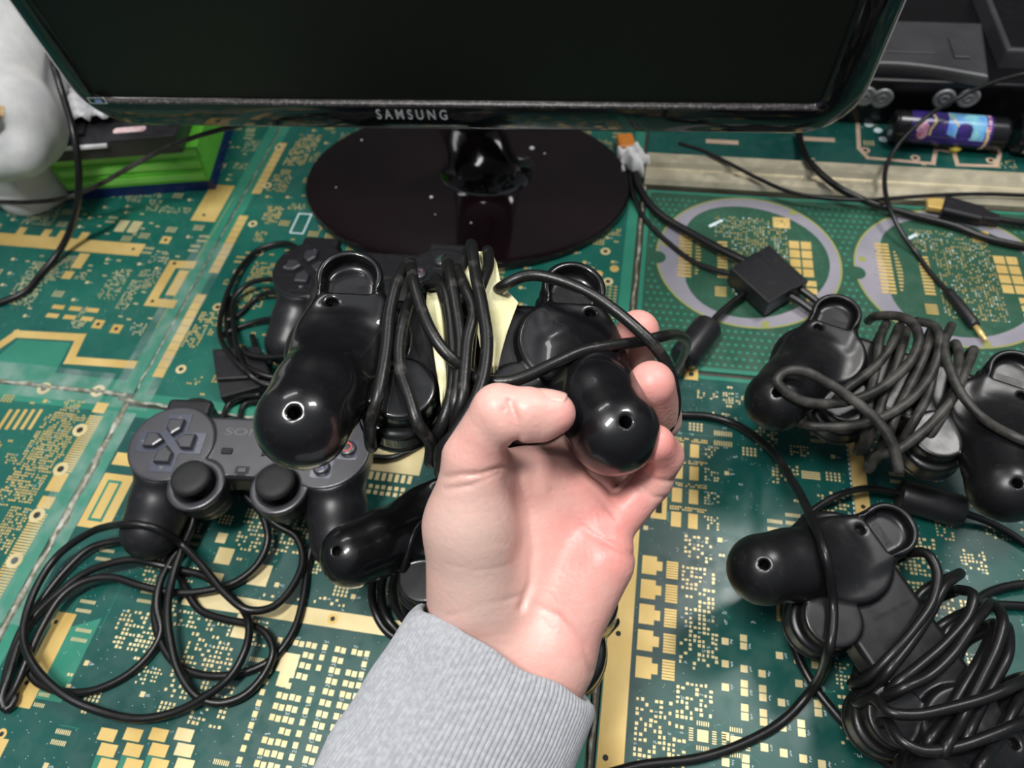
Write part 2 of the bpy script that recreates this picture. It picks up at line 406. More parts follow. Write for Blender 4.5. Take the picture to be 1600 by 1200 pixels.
# --- A: back left panel
A = Board('circuit_board', 'worn teal circuit board at back left, under the green case', -78, -36.2, 25.6, 76, 5, 11, 1.1)
A.q(-58, 39.6, -42.6, 41.1, 1)
for u in (-55.8, -53.2, -51.6, -49.4): A.q(u, 41.1, u+.8, 42.0, 1)
A.disc(-43.5, 40.4, .3, 1, .02); A.disc(-43.5, 40.4, .15, 4, .026)
A.q(-48.2, 37.6, -47.2, 39.4, 1); A.q(-48.4, 36.3, -47.5, 37.2, 1)
A.strip([(-37.4, 39.1), (-39.0, 39.0), (-39.0, 34.6), (-37.2, 34.6)], 0.9, 1); A.q(-38.1, 35.5, -37.2, 38.4, 1); A.mark(-39.6, 34, -37, 39.6)
for v in (39.1, 34.7): A.disc(-38.9, v, .16, 4, .03)
A.q(-39.8, 44.5, -37.4, 49.5, 1); A.disc(-38.8, 45.3, .16, 4, .03)
for u, v in ((-41, 41.8), (-40.6, 31.5), (-42.4, 31.8)): A.q(u-.45, v-.45, u+.45, v+.45, 1); A.disc(u, v, .17, 4, .03)
A.strip([(-37.6, 28.2), (-42.9, 28.0), (-43.2, 30.3), (-48.9, 30.0), (-50.4, 27.4)], 0.75, 1); A.mark(-50, 26, -37, 31)
A.poly([(-43.7, 29.7), (-48.4, 29.5), (-49.6, 26.4), (-43.4, 26.4)], 5, .012)
for j in range(2):
    for i in range(3): A.q(-47.4+i*1.6, 32.0+j*.95, -46.3+i*1.6, 32.45+j*.95, 1)
for i in range(2): A.hatch(-46.5+i*1.3, 42.4, 1.0, 1.5, 7, 2)
for c in ((-41.8, 33.6, .9, 3.2), (-52, 33, 2.6, 5), (-50, 36, 2.0, 3), (-44, 34.5, 1.6, 3.5), (-41.5, 36, 2, 2), (-56, 42.5, 3, 3), (-44.8, 31.2, 1.2, 2.3)): A.cluster(*c, dens=.62, mi=2)
A.scatter(-62, 27, -38, 58, 1300); A.vias(-60, 27, -38, 55, 900); A.traces(-60, 28, -38, 55, 40)
A.strip([(-37.3, 32), (-36.9, 48)], .07, 9, .012)
A.done()
# --- B: back centre panel
B = Board('circuit_board', 'teal circuit board in the back centre, under the monitor base', -36.0, 0.6, 24.8, 76, 5, 11, 0.9)
for v0, v1 in ((27.3, 35.9), (38.4, 45.6), (48.6, 56.2)):
    B.q(-35.4, v0, -34.5, v1, 1)
    for k in range(9): B.q(-35.4, v0+(v1-v0)*(k+1)/10, -34.5, v0+(v1-v0)*(k+1)/10+.04, 6, .02, False)
for p in ((372, 425), (405, 395), (345, 560), (283, 577), (340, 480), (395, 350), (418, 290), (436, 230), (1000-40, 330), (946, 393), (935, 360), (950, 440)):
    u, v = B.uv(*p); B.hole(u, v, .42)
for p in ((300, 530, 1.4), (315, 510, 1.8), (345, 500, 1.2), (420, 340, 1.6), (430, 290, 1.8), (455, 250, 2), (470, 225, 2.2), (400, 430, 2), (385, 470, 2)):
    u, v = B.uv(p[0], p[1]); B.cluster(u-.6, v-.8, p[2], 2.2, .7, .24, 1, (.12, .19))
u, v = B.uv(470, 350)
for k in range(1): B.strip([(u-.6, v-1.2), (u+.6, v-1.2), (u+.6, v+1.3), (u-.6, v+1.3), (u-.6, v-1.2)], .12, 3, .02)
B.mark(u-.7, v-1.3, u+.7, v+1.4)
for p in ((895, 420), (935, 428), (960, 420), (925, 455), (860, 470)):
    u, v = B.uv(*p); B.disc(u, v, .38, 1)
    B.mark(u-.4, v-.4, u+.4, v+.4)
for k in range(16):
    for j in range(3): B.q(-1.6+j*.42, 35.5+k*.33, -1.36+j*.42, 35.62+k*.33, 1, .02)
B.scatter(-34, 26, -.8, 60, 1100, mi=1); B.vias(-34, 26, -1, 60, 400); B.traces(-34, 26, -1, 58, 60)
B.done()
# --- C: front left panel
Cb = Board('circuit_board', 'teal circuit board at the left edge with a gold edge connector', -76, -36.5, -5, 25.2, 5, 11, 1.4)
for v0, v1 in ((18.6, 25-1.5), (8.0, 15.6)):
    n = int((v1-v0)/.2)
    for k in range(n): Cb.q(-38.6, v0+k*.2, -37.5, v0+k*.2+.12, 1, .014, False)
    Cb.q(-38.7, v0-1.6, -37.6, v0-.1, 1); Cb.q(-38.6, v1+.1, -37.6, v1+1.0, 1); Cb.mark(-38.8, v0-1.6, -37.4, v1+1)
for p in ((69, 607), (153, 611), (125, 672), (95, 733), (58, 805), (23, 876)):
    u, v = Cb.uv(*p); Cb.hole(u, v, .55)
for k in range(5): u, v = Cb.uv(5+k*12, 655); Cb.q(u, v-.9, u+.28, v+.9, 1)
for p in ((85, 690, 2.6, 5), (60, 700, 1.8, 5.5), (110, 640, 1.6, 2), (40, 760, 2.2, 2.4), (15, 830, 1.8, 3.5), (20, 770, 2, 2)):
    u, v = Cb.uv(p[0], p[1]); Cb.cluster(u-p[2]/2, v-p[3]/2, p[2], p[3], .72, .21, 1, (.1, .16))
Cb.scatter(-56, 2, -39, 25, 900, mi=1); Cb.vias(-55, 2, -39, 25, 300)
Cb.done()
# --- D: front centre panel (under the controllers and the coil)
D = Board('circuit_board', 'dark teal circuit board in the front centre, under the coiled cable', -36.0, 0.45, -5, 24.5, 5, 0, 0.9)
D.q(-25.5, 10.75, -1.0, 11.75, 2); 
for p in ((520, 967),): u, v = D.uv(*p); D.hole(u, v, .33, 1)
D.q(-21.6, 9.3, -20.6, 10.8, 2)
D.q(-33.2, 3.6, -31.9, 9.2, 1)
for p in ((88, 972), (42, 1067)): u, v = D.uv(*p); D.hole(u, v, .3, 1, .03)
D.q(-33.3, -1.5, -32.2, 1.9, 1); u, v = D.uv(3, 1147); D.hole(u, v, .3, 1, .03)
D.poly([(-31.9, 4.2), (-30.2, 4.2), (-30.2, 9.2), (-31.9, 8.4)], 5, .012)
D.q(-35.0, 14.8, -32.7, 18.9, 1); D.q(-34.5, 15.3, -33.4, 18.4, 5, .022); D.q(-34.3, 15.5, -33.6, 18.2, 1, .028); D.q(-34.9, 19.6, -33, 20.6, 1)
# gold plane right of the face-up controller
D.q(-19.5, 21.6, -12.6, 24.0, 2)
for k in range(14): D.q(-19.3+k*.46, 20.9, -19.02+k*.46, 21.5, 2, .02)
for p in ((615, 700, 9, 6), (600, 745, 10, 8)):
    u, v = D.uv(p[0], p[1]); D.pads(u-1.8, v-1.4, 8, 7, .46, .44, .28, .3, 2, .02, .12)
for k in range(5): D.p(-19+k*1.3, 18.8, -18.1+k*1.3, 20.4, 2)
# square pad pairs beside the sleeve
for i in range(8):
    for j in range(15):
        u = -18.6+i*.92+(.12 if i % 2 else 0); v = 1.0+j*.60
        if rnd.random() < .12: continue
        D.p(u, v, u+.30, v+.33, 2); 
        if i % 3: D.p(u+.38, v-.03, u+.68, v+.30, 2)
        if rnd.random() < .4: D.silk(u+.05, v+.40, 3)
D.mark(-18.7, .9, -11.2, 10.2)
u, v = D.uv(447, 1045); D.q(u-.6, v-.2, u+.6, v+.9, 2, .019); D.q(u-.3, v-1.0, u+.4, v-.2, 2, .021); D.hatch(u-.6, v-2.6, 1.1, 1.2, 6, 2)
for i in range(4):
    for j in range(3): u, v = D.uv(168+i*40, 1148+j*24); D.q(u-.52, v-.32, u+.52, v+.32, 1 if i < 3 else 2)
for i in range(3): u, v = D.uv(150+i*40, 1180); D.poly([(u, v), (u+1, v), (u+.1, v-1.2)], 5, .012)
for p in ((348, 872, 1.1, 1.1), (340, 905, .8, .8), (400, 905, 1.3, 1.4), (350, 840, .7, .7)): u, v = D.uv(p[0], p[1]); D.q(u-.5, v-.4, u-.5+p[2], v-.4+p[3], 2)
for p in ((230, 930), (135, 945), (165, 865), (62, 1090), (128, 990)):
    u, v = D.uv(*p); D.ic(u-.5, v-.5, 9, .12, .22, .36)
for p in ((215, 985, 3, 2.4), (300, 960, 3.4, 1.6), (330, 1010, 3, 3.4), (290, 1040, 1.4, 3.6), (250, 880, 1.6, 3), (410, 970, 1.6, 3), (330, 1100, 2, 2.4), (405, 840, 3, 2), (460, 830, 2, 3), (500, 950, 3.2, 1.1), (470, 1120, 1.6, 3.6)):
    u, v = D.uv(p[0], p[1]); D.cluster(u-p[2]/2, v-p[3]/2, p[2], p[3], .58, .27, 2, (.12, .2))
D.scatter(-31, -1, -1, 24, 330); D.vias(-35, -1, 0, 24, 1300); D.traces(-34, -1, -1, 24, 60)
D.done()
# --- E: back right panel with two round cut-out boards
Eb = Board('circuit_board', 'green circuit board with two grey-ringed round sections, back right', 1.2, 50, 32.9, 52.6, 5, 10, 0.35)
for k in range(70):
    for j in range(28):
        u, v = 1.9+k*.55+(.27 if j % 2 else 0), 33.6+j*.66
        if math.hypot(u-9.8, v-44.8) < 7.7 or math.hypot(u-25.6, v-44.7) < 7.7: continue
        if u < 40: Eb.disc(u, v, .15, 5, .012, 6)
for cu, cv in ((9.8, 44.8), (25.6, 44.7)):
    Eb.disc(cu, cv, 7.45, 9, .012, 64); Eb.disc(cu, cv, 7.3, 8, .014, 64)
    pts = []
    for k in range(64):
        a = 2*math.pi*k/64; r = 6.35+.18*math.sin(3*a+1)-1.2*math.exp(-((a-math.pi)/.6)**2)
        pts.append((cu+r*math.cos(a), cv+r*math.sin(a)))
    Eb.poly(pts, 10, .018)
    Eb.disc(cu-7.3, cv-.6, .7, 10, .02); Eb.disc(cu-6.7, cv+1.0, .3, 9, .024); Eb.disc(cu+3.9, cv+5.9, .28, 9, .024); Eb.disc(cu+1.2, cv-6.9, .3, 9, .024)
    z = .024
    def qq(u0, v0, u1, v1, mi=1): Eb.mb.add([W(u0, v0, z), W(u1, v0, z), W(u1, v1, z), W(u0, v1, z)], [(0, 1, 2, 3)], mi)
    for k in range(15): qq(cu-5.6, cv-2.6+k*.38, cu-4.5, cv-2.36+k*.38)
    for k in range(12): qq(cu-4.2, cv-2.2+k*.38, cu-4.0+.25*math.sin(k*.3), cv-2.05+k*.38)
    for k in range(12): qq(cu-2.4, cv-2.4+k*.36, cu-1.6, cv-2.18+k*.36)
    for k in range(5): qq(cu-2.6, cv-4.4+k*.22, cu-1.7, cv-4.28+k*.22)
    qq(cu+2.2, cv+3.9, cu+3.6, cv+5.2)
    for i in range(2):
        for j in range(4): qq(cu+3.4+i*.95, cv-1.6+j*1.05, cu+4.22+i*.95, cv-.72+j*1.05)
    for j in range(3): qq(cu+4.4, cv-4.2+j*.8, cu+5.3, cv-3.6+j*.8)
    for i in range(26):
        for j in range(40):
            u, v = cu-2.6+i*.23, cv-4.6+j*.24
            if math.hypot(u-cu, v-cv) > 5.6 or (u > cu+3.2 and v < cv+2.8) or (u < cu-1.4 and v < cv+2.2): continue
            t = rnd.random()
            if t < .55: qq(u, v, u+rnd.uniform(.07, .14), v+rnd.uniform(.07, .14), 1 if t < .45 else 3)
    for k in range(160):
        a, r = rnd.uniform(0, 6.28), rnd.uniform(5.2, 6.0); u, v = cu+r*math.cos(a), cv+r*math.sin(a); qq(u, v, u+.08, v+.08, 5)
    Eb.mb.add([W(cu-3.2, cv+3.6, z), W(cu-3.0, cv+3.4, z), W(cu-1.9, cv+4.3, z), W(cu-2.1, cv+4.5, z)], [(0, 1, 2, 3)], 3)
Eb.mark(1, 36.5, 50, 53)
Eb.done()
# --- G: front right panel
G = Board('circuit_board', 'dark teal circuit board at front right with two gold strips', 1.0, 50, -5, 32.5, 5, 0, 0.35)
G.q(1.1, -3, 2.55, 20.5, 1, .014)
for p in ((966, 990), (946, 1184)): u, v = G.uv(*p); G.hole(u, v, .36, 1)
G.q(3.2, 20.6, 4.2, 26.4, 1); G.q(3.5, 21, 3.9, 26, 4, .024)
for k in range(5): G.q(2.85, 10.6+k*1.55, 3.75, 11.8+k*1.55, 1); G.q(3.75, 10.9+k*1.55, 4.1, 11.5+k*1.55, 1)
for k in range(5): G.hatch(4.35, 10.7+k*1.5, .72, 1.15, 7, 1)
for k in range(4):
    G.q(4.5, 20.2+k*1.75, 5.15, 21.25+k*1.75, 1); G.q(5.6, 20.2+k*1.75, 6.2, 21.25+k*1.75, 1); G.poly([(4.4, 21.2+k*1.75), (4.4, 20.4+k*1.75), (3.7, 21.2+k*1.75)], 5, .012)
    G.cluster(4.4, 21.4+k*1.75, 2.4, .3, .8, .16, 1, (.1, .13)); G.cluster(6.6, 20.3+k*1.75, 1.0, .9, .5, .2, 2)
G.q(16.1, -3, 17.05, 9.8, 1); G.q(16.1, 20.3, 17.05, 28.5, 1)
for v in (23.2, 9.0): G.hole(16.6, v, .33, 1, .024)
for k in range(22): G.q(15.98, 20.4+k*.36, 16.06, 20.6+k*.36, 3, .02, False)
for i, u in enumerate((7.7, 8.75, 9.75, 10.75, 11.75, 12.7)):
    for j in range(8):
        v = 4.2+j*1.28-(i*.12)
        if (i+j) % 5 == 4: continue
        G.p(u, v, u+.40, v+.40, 2)
        if (i*j) % 3: G.p(u, v+.46, u+.40, v+.86, 2)
        G.silk(u+.48, v+.1, 3, True)
G.mark(7.6, 4, 13.3, 14.2)
G.hatch(10.9, 15.0, .95, 1.1, 6, 1); G.q(13.1, 14.0, 13.7, 15.6, 1); G.hatch(12.9, 24.8, 1.2, .6, 4, 2)
for p in ((1098, 1150), (1150, 1160)):
    u, v = G.uv(*p); G.q(u-.3, v-.3, u+.3, v+.3, 2)
    for k in range(6):
        for a, b in ((-.75, 0), (.5, 0)): G.q(u+a, v-.33+k*.12, u+a+.24, v-.27+k*.12, 2)
        for a, b in ((0, -.75), (0, .5)): G.q(u-.33+k*.12, v+b, u-.27+k*.12, v+b+.24, 2)
    for k in range(10):
        a = k*.63; G.strip([(u+.8*math.cos(a), v+.8*math.sin(a)), (u+1.5*math.cos(a), v+1.5*math.sin(a))], .035, 6, .013)
for c in ((5.2, 8, 2, 2.6), (5.3, 11.5, 1.9, 6), (3, 6, 3, 3.6), (3, 2, 4, 3.5), (5.4, 18, 1.6, 1.6), (13.8, 21.5, 2.0, 2.4), (11, 24.2, 1.6, 1.4), (6.8, 12, .8, 2), (14, 8.8, 1.6, 2.4), (10, 27, 1.4, 1.4), (17.6, 19, 3, 2.6), (17.6, 14.5, 3.4, 4), (13.8, 3, 2, 4)):
    G.cluster(*c, dens=.6, cell=.26, mi=2, sz=(.12, .2))
for k in range(3): G.q(17.8+k*.45, 15.6, 18.1+k*.45, 17.0, 2, .02)
u, v = G.uv(1080, 585); G.q(u-.5, v-.5, u+.5, v+.5, 1); G.disc(u, v, .2, 4, .026); G.q(10.6, 28.4, 11.7, 31.4, 1)
for k in range(5): G.cluster(6+k*.9, 30.2, .6, .9, .5, .2, 2)
for c in ((7.2, 26.6),): G.ic(c[0], c[1], 8, .16, .4, .4, 2); 
G.scatter(2, -1, 34, 32, 420); G.vias(2.6, -1, 34, 32, 1300); G.traces(3, 0, 34, 32, 70)
for _ in range(120): G.silk(rnd.uniform(3, 30), rnd.uniform(0, 30), 3, rnd.random() < .5)
G.done()
# --- F: far right panel beyond the metal bar
Fb = Board('circuit_board', 'dark green circuit board behind the metal bar, far right', 0.9, 64, 57.2, 96, 0, 0, 0.6)
def fpath(pts, wd): Fb.strip([Fb.uv(*p) for p in pts], wd, 7, .02)
fpath([(1340, 190), (1342, 232), (1356, 247), (1458, 256), (1462, 234), (1490, 237), (1496, 258), (1556, 260), (1562, 240)], .38)
for p in ((1130, 222), (1280, 218)): u, v = Fb.uv(*p); Fb.q(u-1.6, v-.3, u+1.4, v+.3, 7)
for p in ((1430, 247), (1548, 251), (1352, 235)): u, v = Fb.uv(*p); Fb.disc(u, v, .42, 7, .024); Fb.disc(u, v, .2, 4, .03)
for p in ((1357, 195), (1372, 204), (1380, 218)): u, v = Fb.uv(*p); Fb.disc(u, v, .4, 3, .024)
Fb.scatter(4, 58, 50, 90, 160, mi=2); Fb.vias(2, 58, 50, 80, 300)
Fb.done()

# ------------------------------------------------------------------ seams, metal bar
BRASS = mat('dull_nickel_silver', (0.66, 0.60, 0.44), 0.30, metal=0.6, c2=(0.34, 0.29, 0.20), noise=(0.5, 0.8), nscale=45, rn=0.3, bump=(200, 0.15, 0.0006))
mb = MB()
prof = [(53.0, -.2), (53.0, .25), (53.35, .62), (54.1, .70), (54.4, .40), (55.2, .40), (55.5, .78), (56.7, .85), (57.0, .5), (57.0, -.2)]
n = len(prof); L = [(0.9, 0), (62, 0)]
v = [W(u, p[0], p[1]) for u, _ in L for p in prof]
mb.add(v, [(k, (k+1) % n, n+(k+1) % n, n+k) for k in range(n)]+[tuple(range(n)), tuple(range(2*n-1, n-1, -1))])
o = mb.build('metal_bar', BRASS); origin_to(o, W(31, 55, -.2)); tag(o, 'long dull metal bar lying between the two right-hand green boards', 'metal bar')
GLUE = mat('dirty_glue', (0.16, 0.15, 0.10), 0.30, coat=0.4, c2=(0.42, 0.44, 0.38), noise=(0.4, 0.65), nscale=160, bump=(300, 0.5, 0.002))
def bead(name, label, pts, r, seed=1):
    rr = random.Random(seed); mb = MB()
    c = []
    for (a, b), (c2_, d2) in zip(pts, pts[1:]):
        k = int(math.hypot(c2_-a, d2-b)/1.1)+1
        for i in range(k): c.append((a+(c2_-a)*i/k+rr.uniform(-.08, .08), b+(d2-b)*i/k+rr.uniform(-.08, .08)))
    c.append(pts[-1]); P3 = [W(a, b, .0) for a, b in c]; ph = [rr.uniform(.55, 1.25) for _ in range(len(P3)*8)]
    tube(mb, P3, lambda t: r*.72*np.interp(t*(len(ph)-1)/5, np.arange(len(ph)), ph), n=10, step=.3)
    o = mb.build(name, GLUE, smooth=True); origin_to(o, P3[len(P3)//2]); tag(o, label, 'glue seam'); return o
bead('glue_seam', 'dirty grey-green glue bead in the crack left of the face-up controller', [(-36.2, 24.6), (-36.1, 16), (-36.1, 5)], .34, 1)
bead('glue_seam', 'thin glue bead between the two back left boards', [(-36.05, 26), (-36.05, 40), (-36.05, 60)], .10, 2)
bead('glue_seam', 'glue bead running crosswise between back and front centre boards', [(-37, 25.0), (-30, 24.7), (-14, 24.7), (.4, 24.7)], .20, 3)
bead('glue_seam', 'narrow brown glue bead beside the green board with round sections', [(.9, 33), (.9, 44), (.9, 56)], .20, 4)
bead('glue_seam', 'grey glue bead along the gold strip beside the sleeve', [(.72, 24), (.72, 10), (.72, -3)], .16, 5)
bead('glue_seam', 'pale glue bead crossing the left edge below the outlined gold strip', [(-58, 25.4), (-44, 25.4), (-36.6, 25.4)], .26, 6)

TP = mat('clear_tape', (0.62, 0.70, 0.66), 0.15, spec=0.6, bump=(150, 0.5, 0.001))
nt = TP.node_tree; b_ = nt.nodes['Principled BSDF']; n_ = nt.nodes.new('ShaderNodeTexNoise'); n_.inputs['Scale'].default_value = 45; n_.inputs['Detail'].default_value = 7
r_ = nt.nodes.new('ShaderNodeMapRange'); r_.inputs['From Min'].default_value = .42; r_.inputs['From Max'].default_value = .72; r_.inputs['To Min'].default_value = .04; r_.inputs['To Max'].default_value = .30
nt.links.new(nt.nodes['Texture Coordinate'].outputs['Object'], n_.inputs['Vector']); nt.links.new(n_.outputs['Fac'], r_.inputs['Value']); nt.links.new(r_.outputs['Result'], b_.inputs['Alpha'])
for lb, u0, u1, v0, v1 in (('clear tape strip over the seam between the two back left boards', -38.0, -34.4, 24.2, 42), ('clear tape strip along the cracked seam left of the face-up controller', -38.2, -35.0, 8, 23.9), ('clear tape strip across the seam at the left edge', -52, -38.4, 24.3, 27.2)):
    mb = MB(); N_ = 24; M_ = 5
    v = [W(u0+(u1-u0)*i/M_, v0+(v1-v0)*j/N_, .045+.018*math.sin(i*2.1+j*1.7)) for j in range(N_+1) for i in range(M_+1)]
    f = [(j*(M_+1)+i, j*(M_+1)+i+1, (j+1)*(M_+1)+i+1, (j+1)*(M_+1)+i) for j in range(N_) for i in range(M_)]
    mb.add(v, f); o = mb.build('clear_tape', TP, smooth=True); origin_to(o, W((u0+u1)/2, (v0+v1)/2, 0)); tag(o, lb, 'tape')

# ------------------------------------------------------------------ game controllers
def Rx(a): c, s = math.cos(a), math.sin(a); return np.array([[1, 0, 0], [0, c, -s], [0, s, c]])
def Ry(a): c, s = math.cos(a), math.sin(a); return np.array([[c, 0, s], [0, 1, 0], [-s, 0, c]])
def Rz(a): c, s = math.cos(a), math.sin(a); return np.array([[c, -s, 0], [s, c, 0], [0, 0, 1]])
class Pose:
    def __init__(s, x, y, z, yaw, pitch, roll):
        s.t = np.array([x, y, z]); s.R = Rz(yaw)@Rx(pitch)@Ry(roll)
    def w(s, p): return s.t+s.R@np.array(p, float)
    def l(s, p): return s.R.T@(np.array(p)-s.t)
    def ray(s, px, py, zl):
        """world point where the line of sight through a pixel meets the controller's own plane z = zl"""
        r = s.R.T@(R@np.array([(px-800)/F, -(py-600)/F, -1.0])); o = s.l(O); t = (zl-o[2])/r[2]; return s.t+s.R@(o+r*t)
BLUE = mat('blue_symbol_ink', (0.20, 0.26, 0.55), 0.5); RED = mat('red_symbol_ink', (0.62, 0.10, 0.10), 0.5)
PINKI = mat('pink_symbol_ink', (0.55, 0.25, 0.38), 0.5); GREENI = mat('green_symbol_ink', (0.05, 0.35, 0.25), 0.5)
RECESS = mat('bluish_sheen_plate', (0.045, 0.05, 0.075), 0.22, spec=0.9)  # bluish reflection on the recessed plates is put into the colour
LETTER = mat('faded_grey_print', (0.13, 0.13, 0.135), 0.5)
def f_body(X, Y, Z):
    ax = abs(X)
    d = rbox(ax, Y, Z, (0, 0.05, 0.05), (5.2, 2.25, 0.95), 0.35)
    lobe = np.minimum(rcyl(ax, Y, Z, (5.05, 0.0), 2.72, -0.25, 1.22, 0.35), 9)
    low = rcyl(ax, Y, Z, (4.72, -0.10), 2.38, -1.52, 1.0, 0.28)
    low = smin(low, rbox(ax, Y, Z, (5.02, 1.7, -0.30), (1.50, 1.30, 1.22), 0.3), 0.5)
    lobe = smin(lobe, low, 0.15)
    hnd = cone(ax, Y, Z, (5.38, -0.9, -0.30), (5.78, -3.0, -1.25), 1.82, 1.88)
    hnd = smin(hnd, cone(ax, Y, Z, (5.75, -3.0, -1.25), (6.12, -4.70, -1.95), 1.86, 1.84), 0.3)
    lobe = smin(lobe, hnd, 0.9)
    lobe = smax(lobe, -rbox(ax, Y, Z, (5.02, 2.95, -1.75), (1.12, 1.05, 0.72), 0.3), 0.12)
    d = smin(d, lobe, 0.10)
    well = rcyl(ax, Y, Z, (2.62, -2.75), 1.72, -0.3, 0.95, 0.22)
    well = smin(well, rcyl(ax, Y, Z, (2.55, -2.6), 1.5, -1.35, 0.6, 0.16), 0.2)
    d = smin(d, well, 0.08)
    d = np.minimum(d, rcyl(ax, Y, Z, (2.62, -2.75), 1.70, 0.7, 1.08, 0.12))
    d = smax(d, Z-1.16, 0.08)
    # label step in the middle of the back
    d = smax(d, -rbox(X, Y, Z, (0, 0.5, -1.0), (1.6, 1.2, 0.09), 0.05), 0.04)
    # stick openings
    bowl = np.sqrt((ax-2.62)**2+(Y+2.75)**2+(Z-1.75)**2)-1.42
    d = smax(d, -bowl, 0.08)
    # screw holes with a soft countersink, underside only
    for hx, hy in ((6.15, -5.15), (5.70, 1.35)):
        rr = np.sqrt((ax-hx)**2+(Y-hy)**2)
        cut = np.maximum(rr-0.235, Z-(-0.9 if hy > 0 else -2.3))
        d = smax(d, -cut, 0.10)
    # small opening under each stick well
    return d
bv, bf = surface_nets(f_body, (-8.6, -7.0, -4.3), (8.6, 3.7, 1.6), 0.085)
BODY = mesh('shell', bv, bf, [GLOSS])
def rest(pose, px, py, off, deep=2.0):
    """world point just above the shell along the line of sight (or above its mid plane where the shell is missed)"""
    r = pose.R.T@nrm(R@np.array([(px-800)/F, -(py-600)/F, -1.0])); o = pose.l(O)
    t = np.arange(15, 60, .05); q = o[:, None]+r[:, None]*t
    d = f_body(q[0].astype(np.float32), q[1].astype(np.float32), q[2].astype(np.float32)); k = np.argmax(d < off)
    if d[k] < off: return pose.w(q[:, k])
    return None
def f_l2(X, Y, Z):
    d = np.minimum(rcyl(X, Y, Z, (0, 2.85), 1.48, -1.80, 0.2, 0.2), rbox(X, Y, Z, (0, 2.3, -0.75), (1.42, 0.6, 0.90), 0.2))
    e = np.minimum(rcyl(X, Y, Z, (0, 2.82), 1.16, -3.0, -1.03, 0.3), rbox(X, Y, Z, (0, 1.8, -2.03), (1.16, 1.1, 1.0), 0.3))
    d = smax(d, -e, 0.10)
    return d
def f_l1(X, Y, Z):
    d = rbox(X, Y, Z, (0, 2.75, 0.55), (1.5, 0.85, 0.42), 0.3)
    return d
tv, tf = surface_nets(f_l2, (-1.7, 1.3, -2.1), (1.7, 4.8, 0.5), 0.07); L2 = mesh('trigger', tv+np.array([0, -.1, 0]), tf, [GLOSS])
tv, tf = surface_nets(f_l1, (-1.7, 1.7, 0), (1.7, 3.8, 1.2), 0.08); L1 = mesh('shoulder_button', tv, tf, [GLOSS])
def f_top(X, Y, Z):
    ax = abs(X)
    d = rcyl(ax, Y, Z, (5.05, 0.0), 2.76, 0.75, 1.27, 0.12)
    d = np.minimum(d, rbox(ax, Y, Z, (0, 0.05, 0.8), (4.4, 2.1, 0.26), 0.1))
    d = np.minimum(d, rcyl(ax, Y, Z, (2.62, -2.75), 1.78, 0.75, 1.16, 0.12))
    return smax(d, -(np.sqrt((ax-2.62)**2+(Y+2.75)**2+(Z-1.75)**2)-1.42), 0.08)
tv, tf = surface_nets(f_top, (-8.2, -4.9, .4), (8.2, 3.1, 1.6), 0.085); TOP = mesh('top_plate', tv, tf, [GLOSS])
def pm(name, fn, mats, smooth=False):
    mb = MB(); fn(mb); return mesh(name, mb.v, mb.f, mats, smooth, mb.m)
def house(mb):
    prism(mb, [(-.50, .85), (0, .36), (.50, .85), (.50, 1.58), (-.50, 1.58)][::1], 0, .42, .14)
DP = pm('direction_button', house, [GREYLIT])
def dplate(mb):
    a, b = .78, 2.15
    prism(mb, [(a, -b), (a, -a), (b, -a), (b, a), (a, a), (a, b), (-a, b), (-a, a), (-b, a), (-b, -a), (-a, -a), (-a, -b)], 0, .05, .02)
DPL = pm('direction_plate', dplate, [RECESS])
def arrow(mb): prism(mb, [(-.18, 1.72), (.18, 1.72), (0, 1.98)], 0, .012)
ARR = pm('arrow', arrow, [LETTER])
FB = pm('face_button', lambda mb: lathe(mb, [(.53, 0), (.53, .26), (.48, .33), (.38, .36), (0, .37)], n=32), [GREYLIT], True)
FW = pm('button_plate', lambda mb: prism(mb, rrect(1.35, 1.35, .15), 0, .04, .02), [RECESS])
STK = pm('analog_stick', lambda mb: lathe(mb, [(.62, -.9), (.55, -.1), (.60, .25), (.95, .55), (1.16, .70), (1.20, .86), (1.15, 1.02), (1.0, 1.14), (.6, 1.19), (0, 1.20)], n=44), [RUBBER], True)
SEL = pm('select_button', lambda mb: prism(mb, rrect(.72, .42, .08), 0, .16, .06), [RUBBER])
STA = pm('start_button', lambda mb: prism(mb, [(-.4, -.26), (.4, 0), (-.4, .26)], 0, .16, .05), [RUBBER])
ANA = pm('analog_button', lambda mb: prism(mb, rrect(.52, .30, .06), 0, .08, .04), [GREYLIT])
ANR = pm('button_surround', lambda mb: prism(mb, rrect(.92, .55, .08), 0, .03, .01), [MATTE])
LED = pm('indicator_slot', lambda mb: prism(mb, rrect(.55, .16, .03), 0, .03, .01), [RUBBER])
HB = pm('screw', lambda mb: lathe(mb, [(.23, 0), (.23, .03), (.12, .05), (.05, -.03), (0, -.03)], n=20), [HOLE])
def sym(kind):
    mb = MB()
    if kind == 'circle': tube(mb, [(.29*math.cos(a*.3142), .29*math.sin(a*.3142), 0) for a in range(20)], .05, closed=True, n=6, spline=False)
    elif kind == 'cross':
        for s in (1, -1): tube(mb, [(-.27, -.27*s, 0), (.27, .27*s, 0)], .05, n=6, spline=False)
    elif kind == 'square': tube(mb, [(-.2, -.2, 0), (.2, -.2, 0), (.2, .2, 0), (-.2, .2, 0)], .035, closed=True, n=6, spline=False)
    else: tube(mb, [(-.24, -.16, 0), (.24, -.16, 0), (0, .25, 0)], .035, closed=True, n=6, spline=False)
    return mesh('symbol', mb.v, mb.f, [{'circle': RED, 'cross': BLUE, 'square': PINKI, 'triangle': GREENI}[kind]])
SYM = {k: sym(k) for k in ('circle', 'cross', 'square', 'triangle')}
